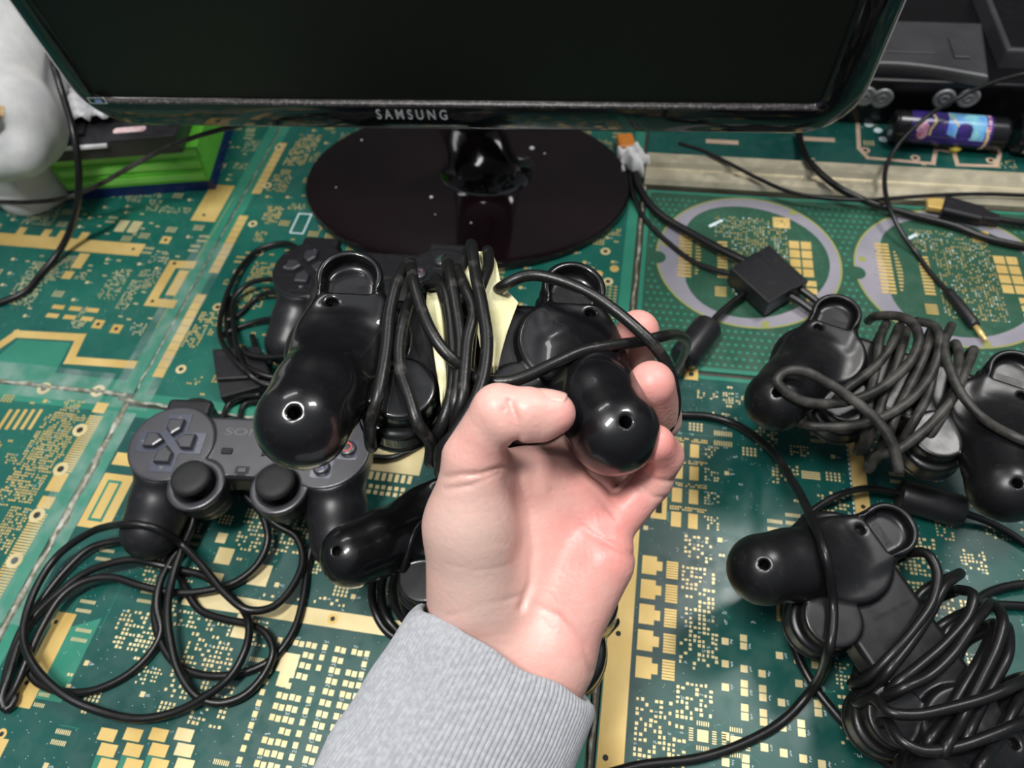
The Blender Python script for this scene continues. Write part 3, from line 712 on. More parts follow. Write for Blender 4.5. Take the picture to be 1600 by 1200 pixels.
def kid(parent, name, me, loc=(0, 0, 0), rz=0.0, m=None, sx=1, rx=0.0):
    o = link(name, me, parent, world=False); o.location = Vector(loc)*S; o.rotation_euler = (rx, 0, rz)
    if m is not None and me.materials:
        o.material_slots[0].link = 'OBJECT'; o.material_slots[0].material = m
    return o
def controller(label, pose, shell, cap=None, group=None, plate=None, top=None):
    t = empty('game_controller', pose.t, pose.R); tag(t, label, 'game controller', group)
    cap = cap or shell
    kid(t, 'shell', BODY, m=shell); kid(t, 'top_plate', TOP, m=top or shell)
    for s in (1, -1):
        kid(t, 'trigger', L2, (5.05*s, 0, 0), m=cap); kid(t, 'shoulder_button', L1, (5.05*s, 0, 0), m=cap)
        kid(t, 'analog_stick', STK, (2.62*s, -2.75, 1.0))
        for hx, hy, hz in ((6.15, -5.15, -2.5), (5.7, 1.35, -1.02)): kid(t, 'screw', HB, (hx*s, hy, hz), rx=math.pi)
    pl = kid(t, 'direction_plate', DPL, (-5.05, 0, 1.25), m=plate or MATTE)
    for k in range(4):
        b = kid(t, 'direction_button', DP, (-5.05, 0, 1.27), k*math.pi/2)
        a = kid(pl, 'arrow', ARR, (0, 0, .05), k*math.pi/2)
    for k, nme in enumerate(('circle', 'triangle', 'square', 'cross')):
        a = k*math.pi/2; x, y = 5.05+1.38*math.cos(a), 1.38*math.sin(a)
        kid(t, 'button_plate', FW, (x, y, 1.25), m=plate or MATTE); b = kid(t, 'face_button', FB, (x, y, 1.26), m=GREYLIT); kid(b, 'symbol', SYM[nme], (0, 0, .36))
    kid(t, 'select_button', SEL, (-1.35, -.35, 1.03)); kid(t, 'start_button', STA, (1.35, -.35, 1.03))
    kid(t, 'button_surround', ANR, (0, -1.65, 1.04)); kid(t, 'analog_button', ANA, (0, -1.65, 1.07)); kid(t, 'indicator_slot', LED, (0, -1.98, 1.04))
    return t
pi = math.pi
PH = Pose(-2.13, 20.07, 18.25, -.066, .086, 3.30)      # held
PL = Pose(-17.05, 24.55, 4.0, -.147, .0, .027)          # left, face up
PU = Pose(23.38, 22.95, 6.5, -.618, .143, 3.098)       # right upper
PR = Pose(18.5, 8.88, 4.3, -1.223, .025, 3.267)        # right lower
P5 = Pose(-2.24, 14.49, 4.3, -.908, .111, 3.149)       # under the hand
P4 = Pose(-9.48, 38.56, 3.7, -.227, .045, -.016)         # behind, face up
def settle(p, gap=0.03):
    p.t[2] += gap-float((bv@p.R.T[:, 2]+p.t[2]).min())
settle(PL); settle(P4)
held = controller('glossy black game controller held in the hand, its back to the viewer, wrapped in cable', PH, GLOSS)
left = controller('dull dark grey game controller lying face up above the big loose coil of cable', PL, MATTE, MATTE, plate=RECESS, top=GREYLIT)
rup = controller('scuffed black game controller upside down at right, wrapped in worn grey cable', PU, SATIN)
rlow = controller('satin black game controller upside down at bottom right, wrapped in thick black cable', PR, SATIN)
mid = controller('glossy black game controller upside down, mostly hidden behind the wrist', P5, GLOSS)
back = controller('dusty black game controller lying face up behind the held one, by the monitor base', P4, MATTE)
def text(name, body, size, m, parent, loc, scale=(1, 1, 1), rot=(0, 0, 0), bold=0.00004):
    c = bpy.data.curves.new(name, 'FONT'); c.body = body; c.size = size*S; c.align_x = 'CENTER'; c.extrude = 0.0001; c.offset = bold
    t = bpy.data.objects.new(name+'_c', c); col.objects.link(t); bpy.context.view_layer.update()
    me = bpy.data.meshes.new_from_object(t); bpy.data.objects.remove(t); me.name = name; me.materials.clear(); me.materials.append(m)
    o = link(name, me, parent, world=False); o.location = Vector(loc)*S; o.scale = scale; o.rotation_euler = rot; return o
text('maker_name', 'SONY', 0.9, LETTER, left, (-.3, .85, 1.065), (1.35, .8, 1))

# ------------------------------------------------------------------ cables of the controllers
def desk_strand(mb, pts, r, z=None, n=12):
    """pts: (px, py, height above the boards)"""
    out = []
    for p in pts:
        if len(p) > 2 and p[2] is None:
            q = rest(PL, p[0], p[1], r+.02)
            if q is not None: out.append(q); continue
            p = (p[0], p[1], 2.2)
        zz = (p[2] if len(p) > 2 else z)+r; q = P(p[0], p[1], zz); u_, v_ = float(q[:2]@BU), float(q[:2]@BV)
        if 52.6 < v_ < 57.4 and u_ > .6 and zz < .92+r: q = P(p[0], p[1], .92+r)      # lies on the metal bar
        out.append(q)
    tube(mb, out, r, n=n)
def wrap(mb, pose, px, zl, r, rim=None, closed=True):
    """a turn of cable seen from above on the back of the controller (pixels) that closes round the other side"""
    rim = (1.0, 1.0) if closed else (rim or (1.0, 0.0)); k = len(px); pts = []
    for i, q in enumerate(px):
        t = i/(k-1); z = q[2] if len(q) > 2 else zl
        edge = max(0, 1-t*5)*rim[0]+max(0, 1-(1-t)*5)*rim[1]
        w_ = pose.ray(q[0], q[1], z+edge if len(q) < 3 else z)
        if len(q) < 3 and (.16 < t or not rim[0]) and (t < .84 or not rim[1]):
            s_ = rest(pose, q[0], q[1], r+.02)
            if s_ is not None and pose.l(s_)[2] < pose.l(w_)[2]: w_ = s_
        pts.append(w_)
    if closed:
        a, b = pose.l(pts[0]), pose.l(pts[-1])
        ya = a[1]+(.35 if a[1] > b[1] else -.35); yb = b[1]+(-.35 if a[1] > b[1] else .35)
        pts += [pose.w((b[0], yb, b[2]+1.0)), pose.w((b[0], b[1]*.8, 1.7)), pose.w(((a[0]+b[0])/2, (a[1]+b[1])/2, 1.85)), pose.w((a[0], a[1]*.8, 1.7)), pose.w((a[0], ya, a[2]+1.0))]
    tube(mb, pts, r, closed=closed)
def sc4(l, ox, oy, k): return [(ox+p[0]/k, oy+p[1]/k)+tuple(p[2:]) for p in l]

# --- the big coil belonging to the face-up controller
c3 = lambda l: sc4(l, 0, 780, 2.857)
mb = MB(); r = .245
desk_strand(mb, c3([(1050, -60, 2.0), (1230, 110, 1.2), (1320, 165, .9), (1352, 270, .7), (1310, 385, .7), (1220, 480, .9), (1110, 495, 1.3), (1010, 425, 1.5), (905, 300, 1.6), (805, 195, 1.8), (735, 150, None), (670, 122, None), (610, 112, None), (555, 112, None), (480, 122, 2.8), (400, 150, 2.0), (255, 255, 1.1), (152, 415, 1.0), (105, 600, 1.1), (150, 740, 1.2), (280, 870, .9), (440, 945, .5), (620, 980, .4), (780, 950, .4), (900, 890, .6), (1030, 790, .9), (1100, 660, 1.1), (1112, 560, 1.0), (1085, 490, .6), (1010, 420, .4), (915, 345, .35), (800, 315, .5), (700, 290, .9), (600, 270, 1.0), (500, 285, 1.0), (380, 330, .8), (250, 430, .6), (150, 530, .4), (80, 660, .35), (35, 800, .4), (8, 900, .3), (30, 940, .1), (65, 900, .1), (60, 820, .1)]), r)
desk_strand(mb, c3([(870, 40, 1.6), (860, 110, 1.3), (810, 230, 1.2), (770, 350, 1.1), (748, 500, 1.1), (765, 650, .9), (800, 770, .7), (880, 880, .5), (980, 910, .3), (1090, 875, .2), (1180, 780, .3), (1220, 680, .5), (1195, 610, .5), (1130, 565, .35), (1000, 535, .2), (900, 500, .1), (850, 440, .1), (815, 370, 0), (760, 250, 0), (700, 200, 0)]), r)
desk_strand(mb, c3([(560, 185, .3), (500, 190, .3), (400, 220, .3), (300, 310, .2), (210, 420, .1), (110, 560, .1), (55, 690, .2), (20, 830, .1), (15, 920, .1), (60, 860, .3), (130, 700, .6), (190, 570, .7), (280, 430, .8), (380, 365, .8), (500, 350, .7), (620, 385, .6), (760, 415, .4), (900, 412, .3), (1050, 370, .3), (1150, 290, .5), (1195, 190, .9), (1180, 90, 1.2), (1120, -20, 1.6)]), r)
desk_strand(mb, c3([(120, 720, .1), (150, 800, 0), (250, 853, 0), (400, 858, 0), (560, 790, 0), (670, 690, .1), (720, 590, .3), (700, 480, .6), (715, 370, .8), (765, 270, .7), (830, 190, .7), (870, 100, .7), (900, 20, .8)]), r)
desk_strand(mb, c3([(700, 420, .1), (690, 520, .1), (720, 640, .1), (780, 730, 0), (860, 775, 0), (980, 790, 0), (1100, 770, 0), (1220, 710, 0), (1310, 590, 0), (1355, 440, 0), (1372, 300, .1), (1395, 170, .4), (1370, 40, 1.0)]), r)
desk_strand(mb, [(p[0]/3.077+160, p[1]/3.077+600, p[2]) for p in [(1080, 300, 2.2), (1290, 350, .2), (1400, 352, .1), (1500, 305, .1), (1620, 230, .1), (1800, 130, .1)]], r)
o = mb.build('cable', CABLE, left, smooth=True)

# --- held controller: cable wound round its middle
c4 = lambda l: sc4(l, 380, 360, 3.3333)
c5 = lambda l: sc4(l, 680, 360, 3.158)
mb = MB(); r = .262
wrap(mb, PH, c4([(870, 165), (815, 235), (765, 420), (748, 600), (722, 770), (695, 900), (660, 1020)]), -2.15, r)
wrap(mb, PH, c4([(870, 165, -.8), (875, 200, -2.0), (890, 280, -2.5), (925, 400, -2.6), (980, 530, -2.6), (1040, 620, -2.5), (1110, 690, -2.3), (1160, 730, -1.9), (1210, 790, -1.2)]), -2.5, r, closed=False)
wrap(mb, PH, c4([(885, 340), (845, 440), (815, 600), (820, 730), (865, 870), (910, 1010), (975, 1105)]), -2.1, r)
wrap(mb, PH, c4([(955, 290), (1035, 290), (1075, 420), (1090, 560), (1095, 700), (1085, 850), (1040, 1000), (1000, 1090)]), -1.75, r)
wrap(mb, PH, c5([(58, 145), (75, 230), (105, 400), (125, 560), (115, 720), (95, 870), (70, 960)]), -2.0, r)
wrap(mb, PH, c5([(105, 190), (150, 290), (190, 400), (160, 540), (145, 700), (130, 850), (90, 960)]), -2.3, r)
wrap(mb, PH, c5([(178, 70), (200, 220), (235, 390), (255, 540), (240, 710), (190, 860), (100, 1000), (30, 1085)]), -2.75, r+.01)
wrap(mb, PH, c5([(258, 100), (262, 180), (235, 250), (200, 340), (185, 450), (170, 600), (160, 720), (150, 820)]), -1.9, r)
wrap(mb, PH, c5([(0, 235), (30, 290), (60, 400), (75, 520), (80, 640), (85, 780), (60, 930)]), -1.6, r)
# strand that crosses the right lobe and drops behind the fingers
tube(mb, [PH.ray(*q) for q in c5([(300, 300, -1.0), (335, 275, -1.9), (420, 232, -2.3), (500, 222, -2.6), (620, 250, -2.75), (760, 310, -2.8), (880, 390, -2.75), (1000, 490, -2.7), (1085, 575, -2.5), (1150, 680, -1.9)])]+[C(1055, 632, 31.5), C(1050, 655, 31.8), C(1040, 672, 32.0), C(1015, 695, 32.6), C(960, 690, 34.0), C(880, 650, 35.5)], r)
tube(mb, [PH.ray(*q) for q in c5([(180, 725, -1.9), (250, 742, -2.0), (350, 748, -2.2), (450, 720, -2.35), (590, 655, -2.5), (720, 598, -2.45), (850, 572, -2.3), (1000, 550, -1.9)])]+[C(1028, 527, 32.0), C(1056, 523, 34.5), C(1072, 533, 38), C(1068, 556, 43), P(1050, 590, 1.6), P(1052, 592, 1.3), P(1062, 580, 1.2), P(1072, 560, 1.2)], lambda t: np.where(t < .55, r, r-.03))
o = mb.build('cable', CABLEW, held, smooth=True)
# noise filter barrel and the thin lead into the adapter
mb = MB(); a, b = P(1066, 562, 1.3), P(1108, 508, 1.3); ax = b-a; Lb = float(np.linalg.norm(ax))
lathe(mb, [(.25, -.1), (.9, 0), (1.08, .18), (1.12, .4), (1.12, Lb-.4), (1.08, Lb-.15), (.9, Lb), (.25, Lb+.1)], a, ax, 36)
o = mb.build('ferrite_barrel', MATTE, held, smooth=True); split(o)
mb = MB(); tube(mb, [b, P(1120, 494, 1.2), P(1140, 476, 1.1), P(1166, 455, .9)], .24); mb.build('lead', CABLE, held, smooth=True)

# --- yellowed tape band round the held controller
TAPE = mat('yellowed_tape', (0.62, 0.57, 0.30), 0.5, c2=(0.78, 0.74, 0.48), nscale=60, bump=(120, 0.6, 0.002), sss=0.1)
def ribbon(rows, z0, seed, parent):
    rr = random.Random(seed); v = []; f = []; m = 9
    ys = np.linspace(rows[0][0], rows[-1][0], 46); L_ = np.interp(ys, [q[0] for q in rows], [q[1] for q in rows]); R_ = np.interp(ys, [q[0] for q in rows], [q[2] for q in rows])
    ph = [rr.uniform(0, 6) for _ in range(4)]
    for side in (0, 1):
        for i, y in enumerate(ys):
            t = i/45
            for k in range(m):
                s = k/(m-1); x = L_[i]+(R_[i]-L_[i])*s
                dz = .13*math.sin(9*s+ph[0]+3*t)+.10*math.sin(17*s+ph[1]-2*t)+.05*math.sin(14*t+ph[2]+4*s)
                dz += 1.1*max(0, .12-t)/.12+.8*max(0, t-.9)/.1
                v.append(PH.ray(x, y, z0+dz+side*.07))
    N = 46*m
    for i in range(45):
        for k in range(m-1):
            a = i*m+k; f.append((a, a+m, a+m+1, a+1)); f.append((N+a, N+a+1, N+a+m+1, N+a+m))
    for i in range(45):
        for k in (0, m-1): a = i*m+k; f.append((a, a+m, N+a+m, N+a))
    mb = MB(); mb.add(v, f); return mb.build('tape_band', TAPE, parent, smooth=True)
ribbon([(448, 668, 706), (470, 666, 714), (500, 668, 718), (540, 676, 719), (580, 682, 716), (610, 687, 708), (648, 690, 700)], -1.45, 1, held)
ribbon([(393, 745, 768), (410, 734, 776), (440, 718, 782), (462, 722, 800), (472, 728, 810), (490, 738, 803), (520, 746, 792), (552, 752, 783), (592, 758, 775)], -1.45, 2, held)

# --- right upper controller: worn grey cable
u1 = lambda l: sc4(l, 1140, 430, 3.0)
mb = MB(); r = .27
wrap(mb, PU, u1([(800, 235), (765, 320), (700, 410), (620, 480), (540, 540), (470, 620)]), -1.9, r)
wrap(mb, PU, u1([(735, 225), (705, 300), (690, 420), (660, 560), (640, 680), (630, 770)]), -1.5, r)
wrap(mb, PU, u1([(830, 255), (805, 350), (770, 450), (725, 560), (690, 680), (650, 770)]), -1.6, r)
wrap(mb, PU, u1([(870, 215), (955, 235), (985, 310), (960, 430), (900, 530), (800, 620), (680, 680), (500, 712), (380, 705), (300, 675), (330, 640)]), -2.1, r, closed=False, rim=(1.0, 2.2))
wrap(mb, PU, u1([(960, 240), (930, 330), (880, 450), (820, 570), (770, 680), (740, 780)]), -1.5, r)
wrap(mb, PU, u1([(1000, 300), (960, 430), (930, 560), (880, 660), (820, 760)]), -1.8, r)
wrap(mb, PU, u1([(1040, 235), (1005, 330), (1035, 450), (1100, 575), (1200, 680), (1300, 740), (1400, 785), (1520, 820)]), -2.5, r, closed=False)
wrap(mb, PU, u1([(1060, 320), (1075, 400), (1060, 520), (1020, 620), (960, 720), (900, 800)]), -1.4, r)
wrap(mb, PU, u1([(1145, 350), (1105, 450), (1060, 555), (980, 660), (880, 755), (780, 825), (690, 850)]), -1.9, r)
wrap(mb, PU, u1([(650, 215, 1.2), (690, 192, -.6), (790, 192, -1.6), (862, 230, -2.3), (886, 300, -2.6), (850, 400, -2.6), (750, 500, -2.5), (620, 572, -2.6), (480, 602, -3.0), (350, 592, -3.6), (262, 545, -4.1), (222, 490, -4.4), (262, 452, -4.5), (350, 452, -4.3), (450, 500, -3.9), (560, 570, -3.4), (680, 670, -3.0), (760, 780, -2.5), (797, 930, -1.6)]), -2.6, r+.02, closed=False)
o = mb.build('cable', CABLEG, rup, smooth=True)

# --- right lower controller: thick black cable
u2 = lambda l: sc4(l, 1130, 720, 2.5)
mb = MB(); r = .27
wrap(mb, PR, u2([(730, 360), (795, 362), (835, 430), (820, 540), (750, 650), (650, 765), (560, 850)]), -1.8, r)
wrap(mb, PR, u2([(925, 440), (865, 490), (805, 600), (725, 720), (645, 820), (590, 890)]), -1.7, r)
wrap(mb, PR, u2([(925, 505), (975, 520), (960, 600), (880, 700), (780, 790), (680, 870), (620, 920)]), -1.9, r)
wrap(mb, PR, u2([(1040, 560), (975, 640), (905, 745), (805, 840), (700, 890), (620, 930)]), -2.2, r)
wrap(mb, PR, u2([(1065, 570), (1092, 620), (1070, 720), (1010, 850), (935, 1000), (865, 1130), (840, 1220)]), -2.3, r)
wrap(mb, PR, u2([(1110, 650), (1110, 760), (1060, 860), (1000, 970), (950, 1080), (880, 1220)]), -1.9, r)
wrap(mb, PR, u2([(1190, 850), (1120, 885), (1030, 925), (900, 962), (750, 992), (650, 982), (590, 930)]), -2.6, r)
wrap(mb, PR, u2([(1240, 1000), (1150, 1030), (1050, 1072), (900, 1122), (770, 1132), (690, 1090), (640, 1020)]), -2.7, r)
wrap(mb, PR, u2([(1200, 850), (1130, 980), (1080, 1080), (1000, 1200), (960, 1300)]), -1.6, r)
wrap(mb, PR, u2([(1060, 640), (1010, 760), (940, 880), (870, 1000), (800, 1100), (760, 1180)]), -1.4, r)
desk_strand(mb, [(p[0]/2.5+1130, p[1]/2.5+720, p[2]) for p in [(300, 480, .3), (240, 570, .2), (265, 690, 0), (335, 850, 0), (450, 1000, 0), (600, 1150, 0), (720, 1240, 0)]], .27)
desk_strand(mb, [(p[0]/2.5+1130, p[1]/2.5+720, p[2]) for p in [(960, 590, 1.0), (1010, 530, .7), (1080, 498, .5), (1190, 478, .4), (1300, 470, .3)]], .25)
desk_strand(mb, [(p[0]/2.5+1130, p[1]/2.5+720, p[2]) for p in [(1000, 560, .4), (1070, 562, .3), (1190, 568, .2), (1300, 580, .1)]], .25)
desk_strand(mb, [(p[0]/2.5+1130, p[1]/2.5+720, p[2]) for p in [(300, 240, .6), (355, 190, 1.0), (440, 138, 1.3), (560, 108, 1.3), (700, 128, 1.1)]], .22)
desk_strand(mb, [(p[0]/2.5+1130, p[1]/2.5+720, p[2]) for p in [(930, 200, .8), (1050, 245, .3), (1175, 320, .1), (1280, 400, 0)]], .24)
o = mb.build('cable', CABLE, rlow, smooth=True)
mb = MB(); a, b = P(1404, 772, 1.25), P(1505, 800, 1.25); ax = b-a; Lb = float(np.linalg.norm(ax))
lathe(mb, [(.3, -.05), (.8, 0), (.98, .1), (1.02, .3), (1.02, Lb-.3), (.98, Lb-.1), (.8, Lb), (.3, Lb+.05)], a, ax, 36)
o = mb.build('ferrite_barrel', MATTE, rlow, smooth=True); split(o)

# --- desk cable that runs from behind the fingers, down and out at the bottom
mb = MB(); lc = []
for q in [(985, 600, 1.0), (1020, 640, .6), (1062, 648, .1), (1105, 650, .1), (1150, 663, .3), (1200, 698, 1.6), (1240, 755, 4.2), (1268, 810, 0), (1290, 870, 0), (1301, 940, 0), (1301, 975, 4.0), (1296, 1012, 3.4), (1270, 1075, 1.0), (1225, 1125, .2), (1165, 1160, 0), (1090, 1185, 0), (1000, 1196, 0), (930, 1215, 0)]:
    w_ = rest(PR, q[0], q[1], .34) if 800 < q[1] < 1013 else None
    if w_ is None: w_ = P(q[0], q[1], q[2]+.26)
    lc.append(w_)
tube(mb, lc, .26)
o = mb.build('loose_cable', CABLE, smooth=True); origin_to(o, P(1225, 1125, 0)); tag(o, 'single thick black cable arching from the fingertips over the lower right controller', 'cable')

# --- cable of the controller behind the wrist
c7 = lambda l: sc4(l, 160, 600, 3.077)
mb = MB()
desk_strand(mb, c7([(1680, 600, 4.6), (1560, 660, 5.2), (1480, 705, 5.0), (1400, 765, 4.0), (1325, 870, 2.6), (1295, 980, 1.4), (1310, 1090, .6), (1370, 1190, .3), (1500, 1260, .2)]), .26)
desk_strand(mb, c7([(1640, 690, 4.6), (1530, 735, 4.8), (1430, 800, 3.8), (1360, 900, 2.4), (1340, 1010, 1.2), (1365, 1120, .4), (1450, 1220, .2)]), .26)
desk_strand(mb, c7([(1560, 640, 5.8), (1500, 720, 5.9), (1460, 850, 5.3), (1442, 980, 4.0), (1460, 1090, 2.6), (1530, 1180, 1.6)]), .26)
desk_strand(mb, c7([(1600, 760, 4.3), (1480, 830, 3.6), (1410, 920, 2.6), (1395, 1020, 1.6), (1440, 1120, .8), (1540, 1200, .3)]), .26)
mb.build('cable', CABLE, mid, smooth=True)

# --- cable and plug of the controller at the back
c6 = lambda l: sc4(l, 160, 370, 3.244)
mb = MB(); r = .215
desk_strand(mb, c6([(1100, 130, 2.6), (1010, 68, 1.2), (920, 32, .4), (800, 60, .3), (705, 150, .4), (640, 270, .7), (597, 420, .8), (605, 530, 1.6), (690, 645, 1.9), (790, 730, 1.4), (870, 745, 1.0)]), r)
desk_strand(mb, c6([(1100, 350, 3.9), (1050, 305, 3.5), (960, 240, 2.6), (850, 215, 1.6), (740, 240, .9), (670, 310, .5), (668, 460, .6), (695, 600, 1.6), (750, 700, 1.8), (820, 748, 1.2), (900, 745, 1.0)]), r)
desk_strand(mb, c6([(715, 560, 1.9), (730, 590, 2.0), (800, 608, 2.0), (950, 605, 2.3)]), r)
desk_strand(mb, c6([(740, 660, 1.8), (790, 690, 1.8), (870, 712, 1.6), (940, 700, 1.6)]), r)
desk_strand(mb, c6([(620, 430, .1), (690, 395, .1), (780, 310, .2), (860, 280, .8), (950, 300, 1.0)]), r)
desk_strand(mb, c6([(600, 500, .1), (690, 460, .1), (800, 425, .3), (900, 410, .8)]), r)
desk_strand(mb, c6([(640, 300, .1), (630, 420, .1), (650, 540, .1), (720, 620, .1), (860, 640, .1)]), r)
desk_strand(mb, c6([(760, 500, .4), (775, 570, .4), (790, 660, .4), (850, 760, .3)]), r)
desk_strand(mb, c6([(800, 800, .7), (700, 815, .5), (640, 850, .2), (615, 920, .2), (640, 1000, .2), (760, 1010, .3)]), r)
desk_strand(mb, c6([(820, 830, .3), (720, 850, .1), (700, 920, .1), (730, 1000, .1)]), r)
mb.build('cable', CABLE, back, smooth=True)
a = P(332, 545, 1.6); b = P(345, 620, 1.4); c = P(412, 600, 1.4); d_ = P(400, 535, 1.6)
def prism3(mb, top, z0, z1, bev=.12, mi=0): prism(mb, [(q[0], q[1]) for q in top], z0, z1, bev, mi)
def P2(px, py, z): q = P(px, py, z); return (q[0], q[1])
mb = MB(); prism3(mb, [P2(339, 595, 1.5), P2(425, 590, 1.5), P2(405, 540, 1.7), P2(331, 545, 1.7)], .2, 1.7, .12); mb.build('plug', MATTE, back)
mb = MB(); prism3(mb, [P2(345, 622, 1.2), P2(425, 600, 1.2), P2(425, 592, 1.2), P2(340, 594, 1.2)], .3, 1.3, .08); mb.build('plug_tip', RUBBER, back)

# ------------------------------------------------------------------ monitor
BEZ = mat('glossy_black_bezel', (0.004, 0.004, 0.005), 0.07, coat=1.0, spec=0.5, rn=0.06)
SCREEN = mat('switched_off_screen', (0.006, 0.007, 0.0055), 0.42, spec=0.30, bump=(3000, 0.05, 0.0001))
SILV = mat('silver_edge', (0.75, 0.75, 0.77), 0.4)
DUST = mat('dusty_edge', (0.03, 0.028, 0.028), 0.4, c2=(0.20, 0.18, 0.18), noise=(0.48, 0.78), nscale=420, detail=8)
LOGO = mat('silver_lettering', (0.55, 0.57, 0.58), 0.35, metal=0.3)
mBL = P(150, 197, 11); mBR = P(1325, 213, 11)
mx = nrm(mBR-mBL); mz_up = nrm(-(R@np.array([174, -644, -1130.0]))); mz_up = nrm(mz_up-mx*mz_up.dot(mx)); my = np.cross(mz_up, mx)   # my points away from the viewer
MWd = float(np.linalg.norm(mBR-mBL)); MHt = 34.0; mc = (mBL+mBR)/2
RM = np.array([mx, my, mz_up]).T
mon = empty('monitor', W(-15.3, 51.5, 0), None)
tag(mon, 'big switched-off glossy black computer monitor on an oval foot, filling the top', 'monitor')
def mo(p): return mc+mx*p[0]+my*p[1]+mz_up*p[2]
def onbez(px, py, dy=0.0):
    r = R@np.array([(px-800)/F, -(py-600)/F, -1.0]); t = ((mc+my*dy)-O).dot(my)/r.dot(my); q = O+r*t-mc; return float(q@mx), float(q@mz_up)
def loopm(mb, loops, mi=0, cap0=False, cap1=False, flip=False):
    n = len(loops[0]); v = [q for l in loops for q in l]; f = []
    for i in range(len(loops)-1):
        for k in range(n):
            a = (i*n+k, i*n+(k+1) % n, (i+1)*n+(k+1) % n, (i+1)*n+k); f.append(a[::-1] if flip else a)
    if cap0: f.append(tuple(range(n)))
    if cap1: f.append(tuple((len(loops)-1)*n+k for k in range(n))[::-1])
    mb.add(v, f, mi)
def rl(w_, h_, r, y, cz, cx=0): return [mo((p[0], y, p[1])) for p in rrect(w_, h_, r, 7, cx, cz)]
x0, zb = onbez(133, 134); x1, zb2 = onbez(1290, 150)
sw = MWd-4.1; SX = -.55; zb = 2.45; sh = MHt-zb-2.2; scz = zb+sh/2
mb = MB(); loopm(mb, [rl(MWd-.5, MHt-.5, 3.6, 2.4, MHt/2), rl(MWd, MHt, 3.8, 2.0, MHt/2), rl(MWd, MHt, 3.8, .35, MHt/2), rl(MWd-.25, MHt-.25, 3.7, .08, MHt/2), rl(MWd-.6, MHt-.6, 3.5, 0, MHt/2), rl(sw+.5, sh+.5, .8, 0, scz, SX), rl(sw+.3, sh+.3, .7, .06, scz, SX), rl(sw, sh, .45, .4, scz, SX)], flip=True)
mb.build('bezel', BEZ, mon, smooth=True)
split(bpy.data.objects['bezel'], 50)
mb = MB(); loopm(mb, [rl(MWd+.10, MHt+.10, 3.85, 1.2, MHt/2), rl(MWd+.26, MHt+.06, 3.88, .9, MHt/2), rl(MWd+.26, MHt+.06, 3.88, .30, MHt/2), rl(MWd-.02, MHt-.02, 3.8, .2, MHt/2)], flip=True); mb.build('edge_trim', SILV, mon, smooth=True)
mb = MB(); v = []; f = []
for k in range(61):
    x = SX-sw/2-.1+(sw+.2)*k/60
    for y, z in ((-.014, zb-.27), (-.014, zb-.15), (.05, zb-.06), (.33, zb-.02)): v.append(mo((x, y, z+.012*math.sin(k*1.9))))
    if k < 60: f += [(k*4+i, k*4+4+i, k*4+5+i, k*4+1+i) for i in range(3)]
mb.add(v, f); mb.build('dusty_lip', DUST, mon, smooth=True)
mb = MB(); mb.add([mo((SX-sw/2, .36, zb)), mo((SX+sw/2, .36, zb)), mo((SX+sw/2, .36, zb+sh)), mo((SX-sw/2, .36, zb+sh))], [(0, 1, 2, 3)]); mb.build('screen', SCREEN, mon)
mb = MB(); loopm(mb, [rl(MWd-.5, MHt-.5, 3.6, 2.4, MHt/2), rl(MWd-3, MHt-3, 4, 3.6, MHt/2), rl(MWd-12, MHt-10, 5, 6.2, MHt/2), rl(MWd-14, MHt-12, 5, 6.6, MHt/2)], cap1=True, flip=True); mb.build('rear_housing', MATTE, mon, smooth=False)
# foot and neck
FOOT = mat('glossy_black_foot', (0.004, 0.002, 0.003), 0.08, coat=0.5, rn=0.08, c2=(0.010, 0.004, 0.006), noise=(0.3, 0.8), nscale=12)
mb = MB(); L = []
for k_, z in ((.985, 0.05), (1.0, .25), (1.0, .75), (.99, .95), (.96, 1.03), (.5, 1.12), (.02, 1.14)):
    L.append([W(-15.3+15.0*k_*math.cos(2*pi*k/72), 51.3+10.8*k_*math.sin(2*pi*k/72), z) for k in range(72)])
loopm(mb, L, cap0=True, cap1=True); o = mb.build('foot', FOOT, mon, smooth=True); split(o, 40)
ft = o
mb = MB(); nk = mc+my*3.0; nb = W(-13.4, 52.6, 1.0)
L = []
for t, rx, ry in ((0, 4.6, 3.6), (.04, 4.2, 3.3), (.12, 3.2, 2.4), (.3, 2.9, 2.0), (1, 2.9, 1.8)):
    c_ = nb+(np.array([nk[0], nk[1], 13.5])-nb)*t; L.append([c_+BU3*rx*math.cos(2*pi*k/40)+BV3*ry*math.sin(2*pi*k/40) for k in range(40)] if False else [c_+W(rx*math.cos(2*pi*k/40), ry*math.sin(2*pi*k/40)) for k in range(40)])
loopm(mb, L, cap0=True, cap1=True); mb.build('neck', BEZ, mon, smooth=True)
SPECK = mat('dust_speck', (0.7, 0.7, 0.68), 0.8)
for px, py, r in ((831, 232, .26), (674, 308, .18), (565, 219, .12), (851, 240, .10), (790, 215, .12), (680, 335, .06), (736, 348, .08), (525, 293, .08), (768, 286, .14)):
    mb = MB(); q = P(px, py, 1.13); lathe(mb, [(r, 0), (r*.8, r*.35), (r*.3, r*.5), (0, r*.52)], q, n=10); mb.build('crumb', SPECK, ft, smooth=True)
